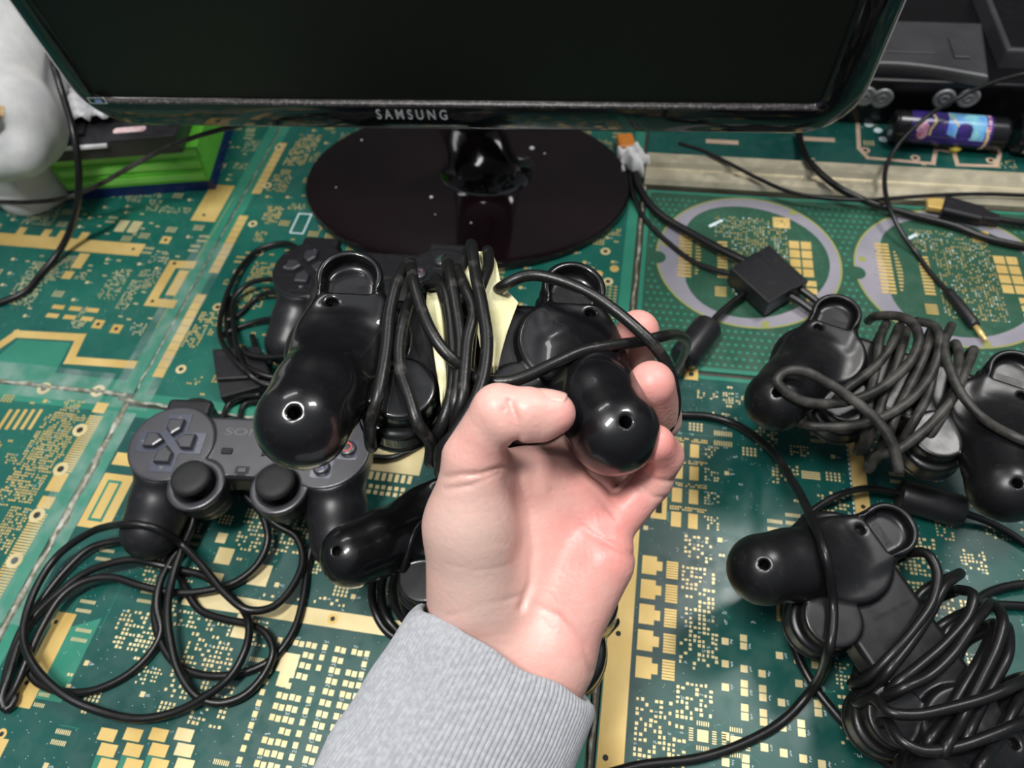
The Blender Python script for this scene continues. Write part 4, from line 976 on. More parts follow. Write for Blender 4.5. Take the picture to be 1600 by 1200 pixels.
# maker's name on the lower bezel
lx, lz = onbez(645, 186)
bezel = bpy.data.objects['bezel']
def mtext(name, body, size, m, x, z, sx=1.0):
    o = text(name, body, size, m, mon, (0, 0, 0), bold=0.00012); me = o.data
    for v_ in me.vertices:
        q = v_.co; w_ = mo((x+q.x/S*sx, -.02-q.z/S*.5, z+q.y/S)); v_.co = Vector(w_)*S
    o.matrix_parent_inverse = MW[mon.name].inverted(); o.location = (0, 0, 0); return o
mtext('maker_name', 'S A M S U N G', 1.22, LOGO, lx, lz, .70)
lx, lz = onbez(152, 157)
mb = MB()
for a, b, c_, d_, i in ((-.7, -.28, .7, .28, 0), (-.6, -.2, .6, .2, 1), (-.2, -.18, .35, .1, 2)):
    y = -.015-.006*i; mb.add([mo((lx+a, y, lz+b)), mo((lx+c_, y, lz+b)), mo((lx+c_, y, lz+d_)), mo((lx+a, y, lz+d_))], [(0, 1, 2, 3)], i)
mb.build('sticker', [LOGO, BEZ, BLUE], mon)

# ------------------------------------------------------------------ adapter box and its leads
ab = P(1201, 430, 0); ad = empty('adapter_box', (ab[0], ab[1], 0)); tag(ad, 'small square black adapter box with leads, lying on the grey-ringed board', 'adapter')
top = [P2(1141, 420, 1.9), P2(1201, 474, 1.9), P2(1264, 436, 1.9), P2(1202, 379, 1.9)]
def lerp(a, b, t): return (a[0]+(b[0]-a[0])*t, a[1]+(b[1]-a[1])*t)
e = top
mb = MB(); prism(mb, e, .45, 1.75, .10)
k = .28
m1, m2 = lerp(e[3], e[0], .36), lerp(e[2], e[1], .36)
prism(mb, [lerp(m1, m2, .0), e[0], e[1], m2], 1.70, 1.98, .10)
mb.build('housing', MATTE, ad)
cx_, cy_ = sum(q[0] for q in e)/4, sum(q[1] for q in e)/4
mb = MB(); prism(mb, [(cx_+(q[0]-cx_)*.86, cy_+(q[1]-cy_)*.86) for q in e], .02, .5, .05); mb.build('socket_block', RUBBER, ad)
mb = MB(); desk_strand(mb, [(992, 238, .3), (996, 285, .2), (1025, 330, .2), (1085, 368, .4), (1150, 402, .6), (1180, 415, .7)], .36); mb.build('lead', CABLE, ad, smooth=True)
mb = MB(); desk_strand(mb, [(984, 262, .1), (988, 300, .1), (1006, 340, 0), (1045, 380, 0), (1090, 412, .1), (1150, 430, .6), (1175, 435, .8)], .22); mb.build('lead', CABLE, ad, smooth=True)
for dx in (0, 14):
    mb = MB(); desk_strand(mb, [(1225-dx, 440+dx, .7), (1255-dx*.7, 455+dx, .5), (1285-dx*.5, 478+dx, .3), (1330, 510+dx, .2)], .3); mb.build('lead', CABLE, ad, smooth=True)

# ------------------------------------------------------------------ loose cables at the back
t3 = lambda l: sc4(l, 1040, 0, 2.857)
def cable_thing(name, label, cat, strands, r, m=None, group=None):
    mb = MB()
    for s_ in strands: desk_strand(mb, s_, r)
    o = mb.build(name, m or CABLE, smooth=True); q = strands[0][len(strands[0])//2]; origin_to(o, P(q[0], q[1], q[2])); tag(o, label, cat, group); return o
cable_thing('power_cable', 'thick black cable running right from under the monitor across the metal bar', 'cable', [t3([(594, 590, .2), (604, 640, .3), (640, 720, .8), (760, 830, 1.0), (900, 900, .6), (1100, 960, .2), (1300, 1012, .1), (1450, 1068, .1), (1700, 1120, .1)])], .30)
cable_thing('thin_cable', 'thin black cable sagging along the near edge of the metal bar', 'cable', [t3([(60, 640, .9), (180, 678, .9), (300, 738, .9), (420, 800, .5), (560, 858, .1), (740, 887, 0), (900, 892, 0), (1050, 882, .5), (1200, 872, .8), (1400, 866, .6), (1600, 872, .6), (1760, 880, .6)])], .17)
jack = empty('jack_cable', P(1530, 525, 0)); tag(jack, 'black audio cable curving down from the device to a gold jack tip', 'cable')
mb = MB(); desk_strand(mb, t3([(1800, 300, 6.6), (1600, 330, 6.0), (1450, 372, 5.6), (1300, 440, 5.0), (1180, 512, 3.8), (1060, 620, 2.8), (990, 730, 2.0), (978, 830, 1.6), (1008, 950, 1.4), (1062, 1050, .7), (1120, 1130, .1), (1180, 1215, 0)])+[(1484, 459, .1)], .19); mb.build('lead', CABLE, jack, smooth=True)
a, b = P(1480, 453, .38), P(1524, 510, .38); ax = b-a; Lb = float(np.linalg.norm(ax))
mb = MB(); lathe(mb, [(.2, 0), (.33, .1), (.36, .5), (.42, Lb*.45), (.42, Lb-.3), (.36, Lb), (0, Lb)], a, ax, 24); mb.build('sleeve', MATTE, jack, smooth=True)
mb = MB(); lathe(mb, [(.2, 0), (.2, .9), (.13, .95), (.17, 1.1), (.12, 1.35), (0, 1.45)], b, ax, 16); mb.build('plug_tip', GOLD, jack, smooth=True)
hd = empty('video_cable', P(1520, 330, 0)); tag(hd, 'black cable with a flat gold-tipped connector at the right edge', 'cable')
def boxalong(mb, a, b, w0, w1, h0, h1, n=8, rr=.12):
    a, b = np.array(a), np.array(b); ax = nrm(b-a); sd = nrm(np.cross(ax, [0, 0, 1.0])); up = np.cross(sd, ax); L = []
    for t, k in ((0, .85), (.04, 1), (.96, 1), (1, .85)):
        w_ = (w0+(w1-w0)*t)*k; h_ = (h0+(h1-h0)*t)*k; L.append([a+(b-a)*t+sd*p[0]+up*p[1] for p in rrect(w_, h_, min(w_, h_)*.28, 4)])
    loopm(mb, L, cap0=True, cap1=True)
mb = MB(); boxalong(mb, P(1448, 318, .7), P(1476, 322, .7), 1.35, 1.35, .5, .5); mb.build('plug_tip', GOLD, hd)
mb = MB(); boxalong(mb, P(1472, 322, .7), P(1535, 338, .7), 2.0, 1.7, 1.0, .9); boxalong(mb, P(1533, 338, .7), P(1560, 344, .7), 1.3, .8, .8, .7); mb.build('plug_body', MATTE, hd)
mb = MB(); desk_strand(mb, [(1555, 343, .35), (1600, 349, .3), (1680, 356, .2)], .3); mb.build('lead', CABLE, hd, smooth=True)
t1 = lambda l: sc4(l, 0, 0, 2.857)
cable_thing('hanging_cable', 'black cable looping down in front of the white foam head', 'cable', [t1([(60, -60, 13), (130, 80, 12), (190, 190, 10.5), (240, 300, 12.5), (285, 440, 11), (328, 590, 9.5), (350, 740, 7.4), (348, 890, 4.8), (320, 1010, 2.2), (265, 1120, .6), (190, 1215, 0)])+[(40, 455, 0), (0, 473, 0), (-60, 490, 0)]], .28)
cable_thing('thin_cable', 'thin dark grey cable crossing in front of the bright green cases', 'cable', [t1([(1300, 480, 9.6), (1150, 540, 9.5), (1000, 575, 9.0), (870, 612, 8.4), (740, 662, 7.4), (600, 735, 6.0), (450, 820, 4.4), (300, 882, 3.4), (150, 902, 2.6), (0, 900, 1.6), (-150, 900, .8)])], .2, CABLEG)

# ------------------------------------------------------------------ stack of cases, back left
GREEN = mat('bright_green_plastic', (0.10, 0.42, 0.03), 0.35, c2=(0.12, 0.50, 0.04)); GREEN2 = mat('light_green_plastic', (0.22, 0.60, 0.10), 0.35)
NAVY = mat('dark_blue_plastic', (0.004, 0.015, 0.09), 0.35)
fr_, fl_ = P(337, 297, 0), P(118, 313, 0); sx_ = nrm(fr_-fl_); sy_ = np.array([-sx_[1], sx_[0], 0])
def case(name, label, cat, x0, x1, y0, y1, z0, z1, m, group=None, spine=None, rot=0.0):
    t = empty(name, fr_+sx_*(x0+x1)/2+sy_*(y0+y1)/2+np.array([0, 0, z0])); tag(t, label, cat, group)
    def fr(p):
        ca, sa = math.cos(rot), math.sin(rot); return fr_+sx_*(p[0]*ca-p[1]*sa)+sy_*(p[0]*sa+p[1]*ca)+np.array([0, 0, p[2]])
    mb = MB(); prism(mb, [(x0, y0), (x1, y0), (x1, y1), (x0, y1)], z0, z1, .08, fr=fr); mb.build('case_shell', m, t)
    return t, fr
case('game_case', 'dark blue case at the bottom of the green stack', 'game case', -13.8, 0.0, 0.1, 17, .02, 1.1, NAVY)
for i, lb in enumerate(('bright green game case, lowest of the green ones in the stack', 'bright green game case in the middle of the stack', 'bright green game case, topmost green one under the dark box')):
    z = 1.12+i*1.22
    t, fr = case('game_case', lb, 'game case', -13.7-.1*i, -.15+.12*i, .05+.1*i, 17, z, z+1.18, GREEN, 'green game cases in the back left stack')
    mb = MB(); prism(mb, [(-13.5, .02+.1*i), (-.3+.12*i, .02+.1*i), (-.3+.12*i, .5), (-13.5, .5)], z+.35, z+.82, 0, fr=fr)
    for j, v_ in enumerate(mb.v): pass
    mb = MB(); prism(mb, [(-13.4, -.03+.1*i), (-.4+.12*i, -.03+.1*i), (-.4+.12*i, .2), (-13.4, .2)], z+.3, z+.9, .02, fr=fr); mb.build('spine', GREEN2, t)
DBX = mat('dark_charcoal_plastic', (0.022, 0.022, 0.026), 0.32, spec=0.6, rn=.2)
t, fr = case('media_box', 'flat dark charcoal box with a small pink sticker on top of the green cases', 'box', -16.5, -.9, -.6, 14, 4.82, 6.6, DBX)
PNK = mat('pink_sticker', (0.75, 0.42, 0.45), 0.5, c2=(0.85, 0.75, 0.74), nscale=300)
mb = MB(); prism(mb, rrect(2.9, .75, .3, 4, -5.2, .7), 6.6, 6.63, 0, fr=fr); mb.build('sticker', PNK, t)
mb = MB(); prism(mb, [(-16.5, -.93), (-7, -.93), (-7, -.6), (-16.5, -.6)], 6.1, 6.35, .02, fr=fr); mb.build('metal_strip', SILV, t)
mb = MB(); prism(mb, [(-15.5, .2), (-9, .2), (-9.6, 3), (-15, 3.4)], 6.62, 6.95, .1, fr=fr); mb.build('raised_panel', MATTE, t)
BAG = mat('thin_white_plastic', (0.40, 0.40, 0.42), 0.3, c2=(0.55, 0.55, 0.57), nscale=90)
rr = random.Random(3); v = []; f = []
for i in range(14):
    for j in range(10):
        v.append(fr(((-11.6+i*.42)+rr.uniform(-.1, .1), 1.5+j*.5+rr.uniform(-.1, .1), 7.1+.55*abs(math.sin(i*.9+j*.5))+.35*abs(math.sin(j*1.3))+rr.uniform(0, .25))))
for i in range(13):
    for j in range(9): a = i*10+j; f.append((a, a+10, a+11, a+1))
o = link('plastic_bag', mesh('plastic_bag', v, f, BAG)); md = o.modifiers.new('s', 'SOLIDIFY'); md.thickness = .0006
origin_to(o, fr((-9, 3.5, 6.6))); tag(o, 'crumpled white plastic bag lying on the dark box behind the foam head', 'plastic bag')

# ------------------------------------------------------------------ white foam head
FOAM = mat('white_polystyrene', (0.50, 0.51, 0.52), 0.65, c2=(0.60, 0.60, 0.59), nscale=60, bump=(700, 0.25, 0.0008), sss=0.15)
STAIN = mat('tan_stain', (0.50, 0.33, 0.16), 0.7, c2=(0.62, 0.45, 0.25), nscale=200)
hq = lambda px, py, d: CC(px, py, d)
def f_head(X, Y, Z):
    c = hq(-48, 105, 63); d = ellip(X, Y, Z, c, (7.5, 8.6, 7.5))
    d = smin(d, cone(X, Y, Z, hq(-20, 165, 60), hq(16, 190, 60), 4.8, 4.2), 2.2)      # cheek, jaw
    d = smin(d, cone(X, Y, Z, hq(-10, 236, 58.8), hq(32, 234, 59), 2.5, 2.2), .7)        # chin
    d = smin(d, cone(X, Y, Z, hq(-38, 150, 57), hq(-24, 185, 55.6), .6, 1.0), .6)          # nose
    d = smin(d, cone(X, Y, Z, hq(-30, 205, 57), hq(5, 210, 57), .55, .5), .3)
    d = smin(d, cone(X, Y, Z, hq(-28, 218, 57), hq(4, 222, 57), .55, .5), .3)
    n0 = R.T@(P(20, 225, 6)-O); n1 = R.T@(P(52, 286, 1.2)-O); n2 = R.T@(P(58, 290, .0)-O)
    d = smin(d, cone(X, Y, Z, hq(0, 200, 64), n1, 3.6, 3.1), .6)
    up = R.T@np.array([0, 0, 1.0]); o_ = R.T@O
    z = X*up[0]+Y*up[1]+Z*up[2]+H
    base = np.maximum(abs(z-.9)-.88, np.sqrt((X-n1[0])**2+(Y-n1[1])**2+(Z-n1[2])**2)-3.6)
    d = smin(d, base, .3)
    return np.maximum(d, .03-z)
v, f = surface_nets(f_head, (-58, 8, -76), (-30, 38, -50), .3)
v = O+v@R.T
hb = empty('foam_head', P(52, 286, 0)); tag(hb, 'white polystyrene display head with a tan stain, at the upper left edge', 'foam head')
link('head', mesh('head', v, f, FOAM), hb)
# worn tan patch: thin piece following the cheek
sel = []
lim = hq(0, 182, 57)
vc = (v-O)@R
pxs = 800+F*vc[:, 0]/-vc[:, 2]; pys = 600-F*vc[:, 1]/-vc[:, 2]
near = (((pxs+2)/13)**2+((pys-176)/17)**2 < 1+.25*np.sin(pxs*.9)+.2*np.sin(pys*.7)) & (vc[:, 2] > -63)
fn_ = np.array([near[list(q)].all() for q in f]); ff = f[fn_]
if len(ff):
    ids = np.unique(ff); mp = {int(a): i for i, a in enumerate(ids)}; cn = O+R@hq(-20, 150, 64)
    vv = np.array([v[a]+nrm(v[a]-cn)*.05 for a in ids]); link('stain_patch', mesh('stain_patch', vv, [tuple(mp[int(a)] for a in q) for q in ff], STAIN), hb)

# ------------------------------------------------------------------ device and cans at the upper right
dv = empty('desktop_device', W(30, 72, 0)); tag(dv, 'dark grey and black electronic device with round silver sockets, at the upper right', 'device')
BLK = mat('black_device_front', (0.005, 0.005, 0.006), 0.25)
DG2 = mat('charcoal_cover', (0.045, 0.045, 0.05), 0.32, spec=0.6, c2=(0.06, 0.06, 0.065), nscale=30)
mb = MB(); bx(mb, 12, 46, 63.9, 80, 0.02, 4.5, .2); mb.build('body', BLK, dv)
pts = []
for k in range(25):
    t = k/24; pts.append((13+16.5*t, 63.9+1.3*math.sin(pi*min(1, max(0, (t-.1)/.9)))**1.2-.5*t))
poly = pts+[(30.6, 72.3), (15.5, 72.3)]
mb = MB(); prism(mb, poly, 4.5, 5.5, .3, fr=lambda p: W(*p)); mb.build('cover', DG2, dv)
mb = MB(); bx(mb, 20.5, 25.6, 66.6, 70.6, 5.5, 5.62, .06); bx(mb, 27.0, 28.3, 66.0, 69.2, 5.5, 5.7, .1); mb.build('cover_hatch', DG2, dv)
mb = MB(); bx(mb, 31.2, 46, 66.5, 79, 4.5, 6.2, .2); o = mb.build('grille', DG2, dv)
for k in range(30): mb = MB() if k == 0 else mb; bx(mb, 31.6, 45.6, 67+k*.38, 67.18+k*.38, 6.2, 6.32)
mb.build('grille_slats', MATTE, dv)
for px, py in ((1352, 150), (1378, 153), (1475, 154), (1513, 153)):
    # socket centres on the front face plane v = 63.9
    r_ = R@np.array([(px-800)/F, -(py-600)/F, -1.0]); bv3 = W(0, 1); t_ = (63.9-(O@bv3))/(r_@bv3); q = O+r_*t_
    mb = MB(); ax = -W(0, 1); lathe(mb, [(.95, -.05), (.95, .12), (.85, .2), (.62, .2), (.55, .1), (.48, .1), (.42, .22), (.2, .22), (.15, .12), (0, .12)], q, ax, 28); mb.build('socket', mat('dull_silver', (.40, .40, .41), .4, metal=.4) if 'dull_silver' not in bpy.data.materials else bpy.data.materials['dull_silver'], dv, smooth=True)
# two dark printed cans lying in front of the device
PUR = mat('deep_purple_print', (0.05, 0.02, 0.22), 0.25, c2=(0.02, 0.02, 0.10), nscale=160); SKY = mat('sky_blue_print', (0.08, 0.22, 0.75), 0.25, c2=(0.25, 0.60, 0.65), nscale=90)
PK = mat('pink_print', (0.75, 0.18, 0.38), 0.3, c2=(0.8, 0.6, 0.7), nscale=260); ORG = mat('orange_print', (0.85, 0.25, 0.10), 0.3, c2=(0.85, 0.55, 0.45), nscale=150); GPR = mat('gold_print', (0.62, 0.50, 0.20), 0.35)
def can(label, p0, p1, rad, art):
    a, b = P(*p0, rad+.02), P(*p1, rad+.02); ax = nrm(b-a); Lb = float(np.linalg.norm(b-a)); t = empty('drink_can', (a+b)/2*np.array([1, 1, 0])); tag(t, label, 'can')
    prof = [(rad*.7, .06), (rad*.8, 0), (rad*.95, .15), (rad, .4), (rad, Lb-.4), (rad*.95, Lb-.15), (rad*.8, Lb), (rad*.7, Lb-.06)]
    mb = MB(); lathe(mb, prof, a, ax, 40); o = mb.build('can_body', BLK, t, smooth=True); split(o, 40)
    sd = nrm(np.cross(ax, [0, 0, 1.0])); up = np.cross(sd, ax); up = up if up[2] > 0 else -up; fwd = -nrm(np.cross([0, 0, 1.0], ax)); fwd = fwd if fwd @ (O-a) > 0 else -fwd
    v = []; f = []; mi = []; NT, NA = 90, 40
    for i in range(NT+1):
        for j in range(NA+1):
            q = math.radians(-35+150*j/NA); v.append(a+ax*(.45+(Lb-.9)*i/NT)+(rad+.012)*(math.cos(q)*fwd+math.sin(q)*up))
    for i in range(NT):
        for j in range(NA): f.append((i*(NA+1)+j, (i+1)*(NA+1)+j, (i+1)*(NA+1)+j+1, i*(NA+1)+j+1)); mi.append(art(i/NT, j/NA))
    link('printed_label', mesh('printed_label', v, f, [BLK, PUR, SKY, PK, ORG, GPR, SILK], True, mi), t)
def art1(t, s):
    if t < .10 or t > .86: return 0
    if (t-.21)**2/.0030+(s-.42)**2/.05 < 1: return 3
    if abs(t-.30-.02*math.sin(s*12)) < .012 and s > .3: return 5
    if .44 < t < .80 and s > .25+.35*max(0, .60-t)*2: return 1 if (t-.60)**2/.006+(s-.42)**2/.05 < 1 else (5 if abs((t-.55)+.3*(s-.5)) < .01 else 2)
    if abs(t-.80-.03*math.sin(s*6)) < .010: return 5
    if .80 < t < .84 and int(s*30) % 2: return 3
    return 1 if s > .12 else 0
can('slim black can with a purple and blue print lying in front of the grey device', (1392, 197), (1572, 211), 1.48, art1)
def art2(t, s):
    if t < .05: return 0
    v_ = math.sin(t*19)+math.sin(s*11+t*9); return 4 if v_ > .4 else (5 if v_ > 0 else (3 if v_ > -.5 else 0))
can('black can with an orange print at the right edge, mostly cut off', (1585, 207), (1740, 222), 1.75, art2)
YB = mat('yellow_plastic', (0.75, 0.60, 0.08), 0.4)
q = P(1493, 229, .47); mb = MB(); lathe(mb, [(0, -.44), (.3, -.38), (.52, -.2), (.6, 0), (.5, .22), (.28, .36), (0, .42)], q, n=24); o = mb.build('yellow_bead', YB, smooth=True); origin_to(o, (q[0], q[1], 0)); tag(o, 'small yellow plastic ball below the purple and blue can', 'ball')
# white crumpled scrap and orange bit right of the monitor foot
WT = mat('white_paper', (0.72, 0.72, 0.72), 0.7)
def f_scrap(X, Y, Z):
    return np.sqrt((X/1.3)**2+(Y/1.9)**2+(Z/1.0)**2)-.8+.22*np.sin(4*X+2*Y)+.18*np.sin(5*Y-3*Z)+.15*np.sin(7*X)
v, f = surface_nets(f_scrap, (-2.2, -2.8, -1.2), (2.2, 2.8, 1.8), .16); q = P(988, 250, .8)
v[:, 2] = np.maximum(v[:, 2], -.75); o = link('paper_scrap', mesh('paper_scrap', v+q+np.array([0, 0, .0]), f, WT)); origin_to(o, (q[0], q[1], 0)); tag(o, 'crumpled white scrap right of the monitor foot at the end of the metal bar', 'paper scrap')
q = P(978, 226, .6); OR2 = mat('orange_plastic', (0.6, 0.2, 0.03), 0.4)
mb = MB(); prism(mb, rrect(1.6, 2.2, .4, 4, q[0], q[1]), .02, 1.2, .3); o = mb.build('orange_cap', OR2); origin_to(o, (q[0], q[1], 0)); tag(o, 'small orange plastic piece behind the white scrap by the monitor foot', 'plastic cap')

# ------------------------------------------------------------------ the person: left hand and forearm in a grey sleeve
q_ = lambda px, py, d: CC(px, py, d)
def seg(X, Y, Z, a, b, ra, rb): return cone(X, Y, Z, q_(*a), q_(*b), ra, rb)
CREASE = [
    ([(925, 735, 31.4), (950, 752, 31.0), (966, 764, 30.6), (985, 738, 31.0), (1002, 708, 31.0)], .22, .45),  # (pixel path with depth, width, depth of groove)
    ([(790, 700, 27.6), (812, 745, 28.2), (828, 800, 28.6), (835, 860, 28.7), (830, 915, 28.8), (815, 950, 29)], .16, .16),
    ([(862, 770, 29.2), (890, 812, 29.0), (925, 838, 29.1), (965, 855, 29.3), (992, 870, 29.6)], .12, .09),
    ([(868, 712, 29.4), (895, 742, 29.2), (930, 770, 29.4), (962, 808, 29.6)], .12, .08),
    ([(688, 748, 27.4), (720, 742, 27.0), (752, 740, 27.0), (788, 728, 27.4)], .10, .09),
    ([(695, 765, 27.4), (735, 758, 27.2), (780, 738, 27.6)], .09, .06),
    ([(796, 628, 26.2), (806, 652, 26.3), (812, 680, 26.8), (800, 700, 27.2)], .13, .13),
    ([(786, 640, 26.0), (796, 662, 26.2), (801, 685, 26.6)], .08, .05),
    ([(835, 950, 28.8), (875, 965, 28.9), (910, 1005, 29.2), (925, 1050, 29.6)], .12, .06),
    ([(700, 960, 28.5), (760, 935, 28.5), (820, 935, 28.8)], .10, .05),
    ([(1000, 735, 29.6), (1025, 750, 29.8), (1052, 752, 30.0)], .10, .09),
    ([(994, 758, 30.0), (1018, 775, 30.2), (1040, 778, 30.3)], .09, .06),
    ([(1010, 706, 28.3), (1028, 722, 28.3), (1055, 722, 28.8)], .07, .04),
    ([(780, 800, 28.0), (800, 850, 28.2), (812, 900, 28.4)], .08, .035),
    ([(700, 800, 27.6), (740, 830, 27.6), (790, 850, 28.0)], .07, .03),
    ([(700, 880, 27.8), (750, 890, 27.8), (810, 880, 28.4)], .07, .03),
]
def f_hand(X, Y, Z):
    K = .9
    # palm: four metacarpals on a common slab
    d = seg(X, Y, Z, (752, 990, 30.4), (808, 745, 30.6), 1.45, 1.05)
    d = smin(d, seg(X, Y, Z, (800, 1000, 30.6), (858, 750, 30.9), 1.45, 1.12), K)
    d = smin(d, seg(X, Y, Z, (845, 1010, 30.6), (908, 775, 31.0), 1.45, 1.12), K)
    d = smin(d, seg(X, Y, Z, (868, 1015, 30.6), (948, 822, 30.7), 1.42, 1.10), K)
    d = smin(d, seg(X, Y, Z, (885, 990, 30.1), (945, 880, 30.0), 1.15, 1.20), K)          # hypothenar
    # forearm
    d = smin(d, seg(X, Y, Z, (765, 1010, 30.5), (690, 1240, 29.3), 1.95, 2.4), 1.2)
    d = smin(d, seg(X, Y, Z, (850, 1040, 30.5), (760, 1250, 29.3), 1.85, 2.4), 1.2)
    # thenar and thumb
    th = seg(X, Y, Z, (740, 930, 29.9), (735, 820, 29.1), 1.95, 1.80)
    th = smin(th, seg(X, Y, Z, (735, 820, 29.1), (742, 715, 28.1), 1.75, 1.22), .7)
    th = smin(th, seg(X, Y, Z, (742, 712, 28.1), (779, 641, 27.0), 1.20, .98), .35)
    th = smin(th, seg(X, Y, Z, (779, 641, 27.0), (825, 643, 26.8), .96, .88), .25)
    th = smin(th, seg(X, Y, Z, (825, 643, 26.8), (866, 646, 26.9), .88, .80), .2)
    th = smin(th, seg(X, Y, Z, (790, 660, 26.8), (845, 662, 26.9), .78, .70), .3)
    d = smin(d, th, .75)
    d = smin(d, seg(X, Y, Z, (775, 735, 29.4), (815, 745, 30.2), .95, .95), .9)           # web of the thumb
    # index finger goes up behind the controller
    i_ = seg(X, Y, Z, (815, 740, 30.8), (868, 650, 34.6), 1.0, .92)
    i_ = smin(i_, seg(X, Y, Z, (868, 650, 34.6), (905, 585, 36.3), .92, .85), .2)
    i_ = smin(i_, seg(X, Y, Z, (905, 585, 36.3), (925, 530, 36.2), .85, .75), .2)
    d = smin(d, i_, .4)
    # middle finger, tip shows beside the upper screw hole
    m_ = seg(X, Y, Z, (862, 745, 31.0), (935, 668, 34.3), 1.02, .95)
    m_ = smin(m_, seg(X, Y, Z, (935, 668, 34.3), (988, 580, 34.6), .95, .95), .2)
    m_ = smin(m_, seg(X, Y, Z, (988, 580, 34.6), (996, 518, 32.6), .95, .98), .2)
    d = smin(d, m_, .35)
    # ring finger, tip right of the grip
    r_ = seg(X, Y, Z, (912, 772, 31.2), (978, 705, 34.0), 1.02, .95)
    r_ = smin(r_, seg(X, Y, Z, (978, 705, 34.0), (1032, 655, 32.8), .95, .92), .2)
    r_ = smin(r_, seg(X, Y, Z, (1032, 655, 32.6), (1018, 600, 30.3), .92, .98), .25)
    d = smin(d, r_, .22)
    # little finger
    l_ = seg(X, Y, Z, (958, 818, 30.8), (1018, 752, 30.9), .98, .86)
    l_ = smin(l_, seg(X, Y, Z, (1018, 752, 30.9), (1037, 712, 30.2), .86, .80), .2)
    l_ = smin(l_, seg(X, Y, Z, (1037, 712, 30.2), (1024, 693, 29.3), .82, .78), .2)
    d = smin(d, l_, .16)
    # hollow of the palm
    hol = ellip(X, Y, Z, q_(868, 800, 27.6), (1.2, 1.7, 1.35))
    d = smax(d, -hol, .8)
    for path, wd, dp in CREASE:
        g = None
        for a, b in zip(path, path[1:]):
            s = cone(X, Y, Z*0.2, q_(*a)*np.array([1, 1, .2]), q_(*b)*np.array([1, 1, .2]), 0, 0); g = s if g is None else np.minimum(g, s)
        d = d+1.15*dp*np.exp(-(g/wd)**2)*(Z > -31.0)
    return d
lo = np.array([-5.6, -17.5, -37.6]); hi = np.array([7.6, 3.8, -25.2])
hv, hf = surface_nets(f_hand, lo, hi, .1)
def skin_material():
    m = bpy.data.materials.new('skin'); m.use_nodes = True; nt = m.node_tree; b = nt.nodes['Principled BSDF']; L_ = nt.links.new
    b.inputs['Roughness'].default_value = .42; b.inputs['Subsurface Weight'].default_value = .25; b.inputs['Subsurface Radius'].default_value = (.006, .0025, .0015); b.inputs['Subsurface Scale'].default_value = .5
    b.inputs['Specular IOR Level'].default_value = .45
    at = nt.nodes.new('ShaderNodeAttribute'); at.attribute_name = 'flush'
    tc = nt.nodes.new('ShaderNodeTexCoord'); n = nt.nodes.new('ShaderNodeTexNoise'); n.inputs['Scale'].default_value = 90; n.inputs['Detail'].default_value = 6; L_(tc.outputs['Object'], n.inputs['Vector'])
    ad = nt.nodes.new('ShaderNodeMath'); ad.operation = 'MULTIPLY_ADD'; ad.inputs[1].default_value = .55; ad.inputs[2].default_value = -.28; L_(n.outputs['Fac'], ad.inputs[0])
    a2 = nt.nodes.new('ShaderNodeMath'); a2.operation = 'ADD'; a2.use_clamp = True; L_(ad.outputs[0], a2.inputs[0]); L_(at.outputs['Fac'], a2.inputs[1])
    r = nt.nodes.new('ShaderNodeValToRGB'); e = r.color_ramp.elements; e[0].position = 0; e[0].color = (.55, .38, .33, 1); e[1].position = 1; e[1].color = (.66, .23, .21, 1)
    k = r.color_ramp.elements.new(.45); k.color = (.67, .38, .33, 1); L_(a2.outputs[0], r.inputs['Fac']); L_(r.outputs['Color'], b.inputs['Base Color'])
    n2 = nt.nodes.new('ShaderNodeTexNoise'); n2.inputs['Scale'].default_value = 420; n2.inputs['Detail'].default_value = 5; L_(tc.outputs['Object'], n2.inputs['Vector'])
    v_ = nt.nodes.new('ShaderNodeTexVoronoi'); v_.feature = 'DISTANCE_TO_EDGE'; v_.inputs['Scale'].default_value = 320; L_(tc.outputs['Object'], v_.inputs['Vector'])
    mx_ = nt.nodes.new('ShaderNodeMath'); mx_.operation = 'MULTIPLY_ADD'; mx_.inputs[1].default_value = .5; L_(v_.outputs['Distance'], mx_.inputs[0]); L_(n2.outputs['Fac'], mx_.inputs[2])
    bp = nt.nodes.new('ShaderNodeBump'); bp.inputs['Strength'].default_value = .28; bp.inputs['Distance'].default_value = .0007; L_(mx_.outputs[0], bp.inputs['Height']); L_(bp.outputs['Normal'], b.inputs['Normal'])
    return m
SKIN = skin_material()
person = empty('person', C(790, 1250, 29.5)); tag(person, 'left hand and forearm in a ribbed light grey sleeve, holding up the cable-wrapped controller', 'person')
me = mesh('hand', O+hv@R.T, hf, SKIN)
fl = np.full(len(hv), .30)
for (px, py, d_), r_, a_ in (((1000, 505, 32), 1.3, .55), ((1025, 600, 30), 1.4, .5), ((1045, 700, 29), 1.3, .5), ((885, 650, 26.5), 1.1, .35), ((900, 760, 29), 3.0, .30), ((950, 850, 29.5), 2.2, .35), ((1000, 780, 30), 1.6, .2), ((880, 980, 29.5), 2.4, .28), ((740, 850, 27.5), 2.2, -.30), ((740, 920, 28), 1.6, -.2), ((745, 700, 27), 1.3, .22), ((790, 625, 26), 1.0, .2), ((800, 940, 29), 1.4, -.25)):
    fl += a_*np.exp(-((hv-q_(px, py, d_))**2).sum(1)/r_**2)
at = me.attributes.new('flush', 'FLOAT', 'POINT'); at.data.foreach_set('value', np.clip(fl, 0, 1).astype(np.float32))
link('hand', me, person)
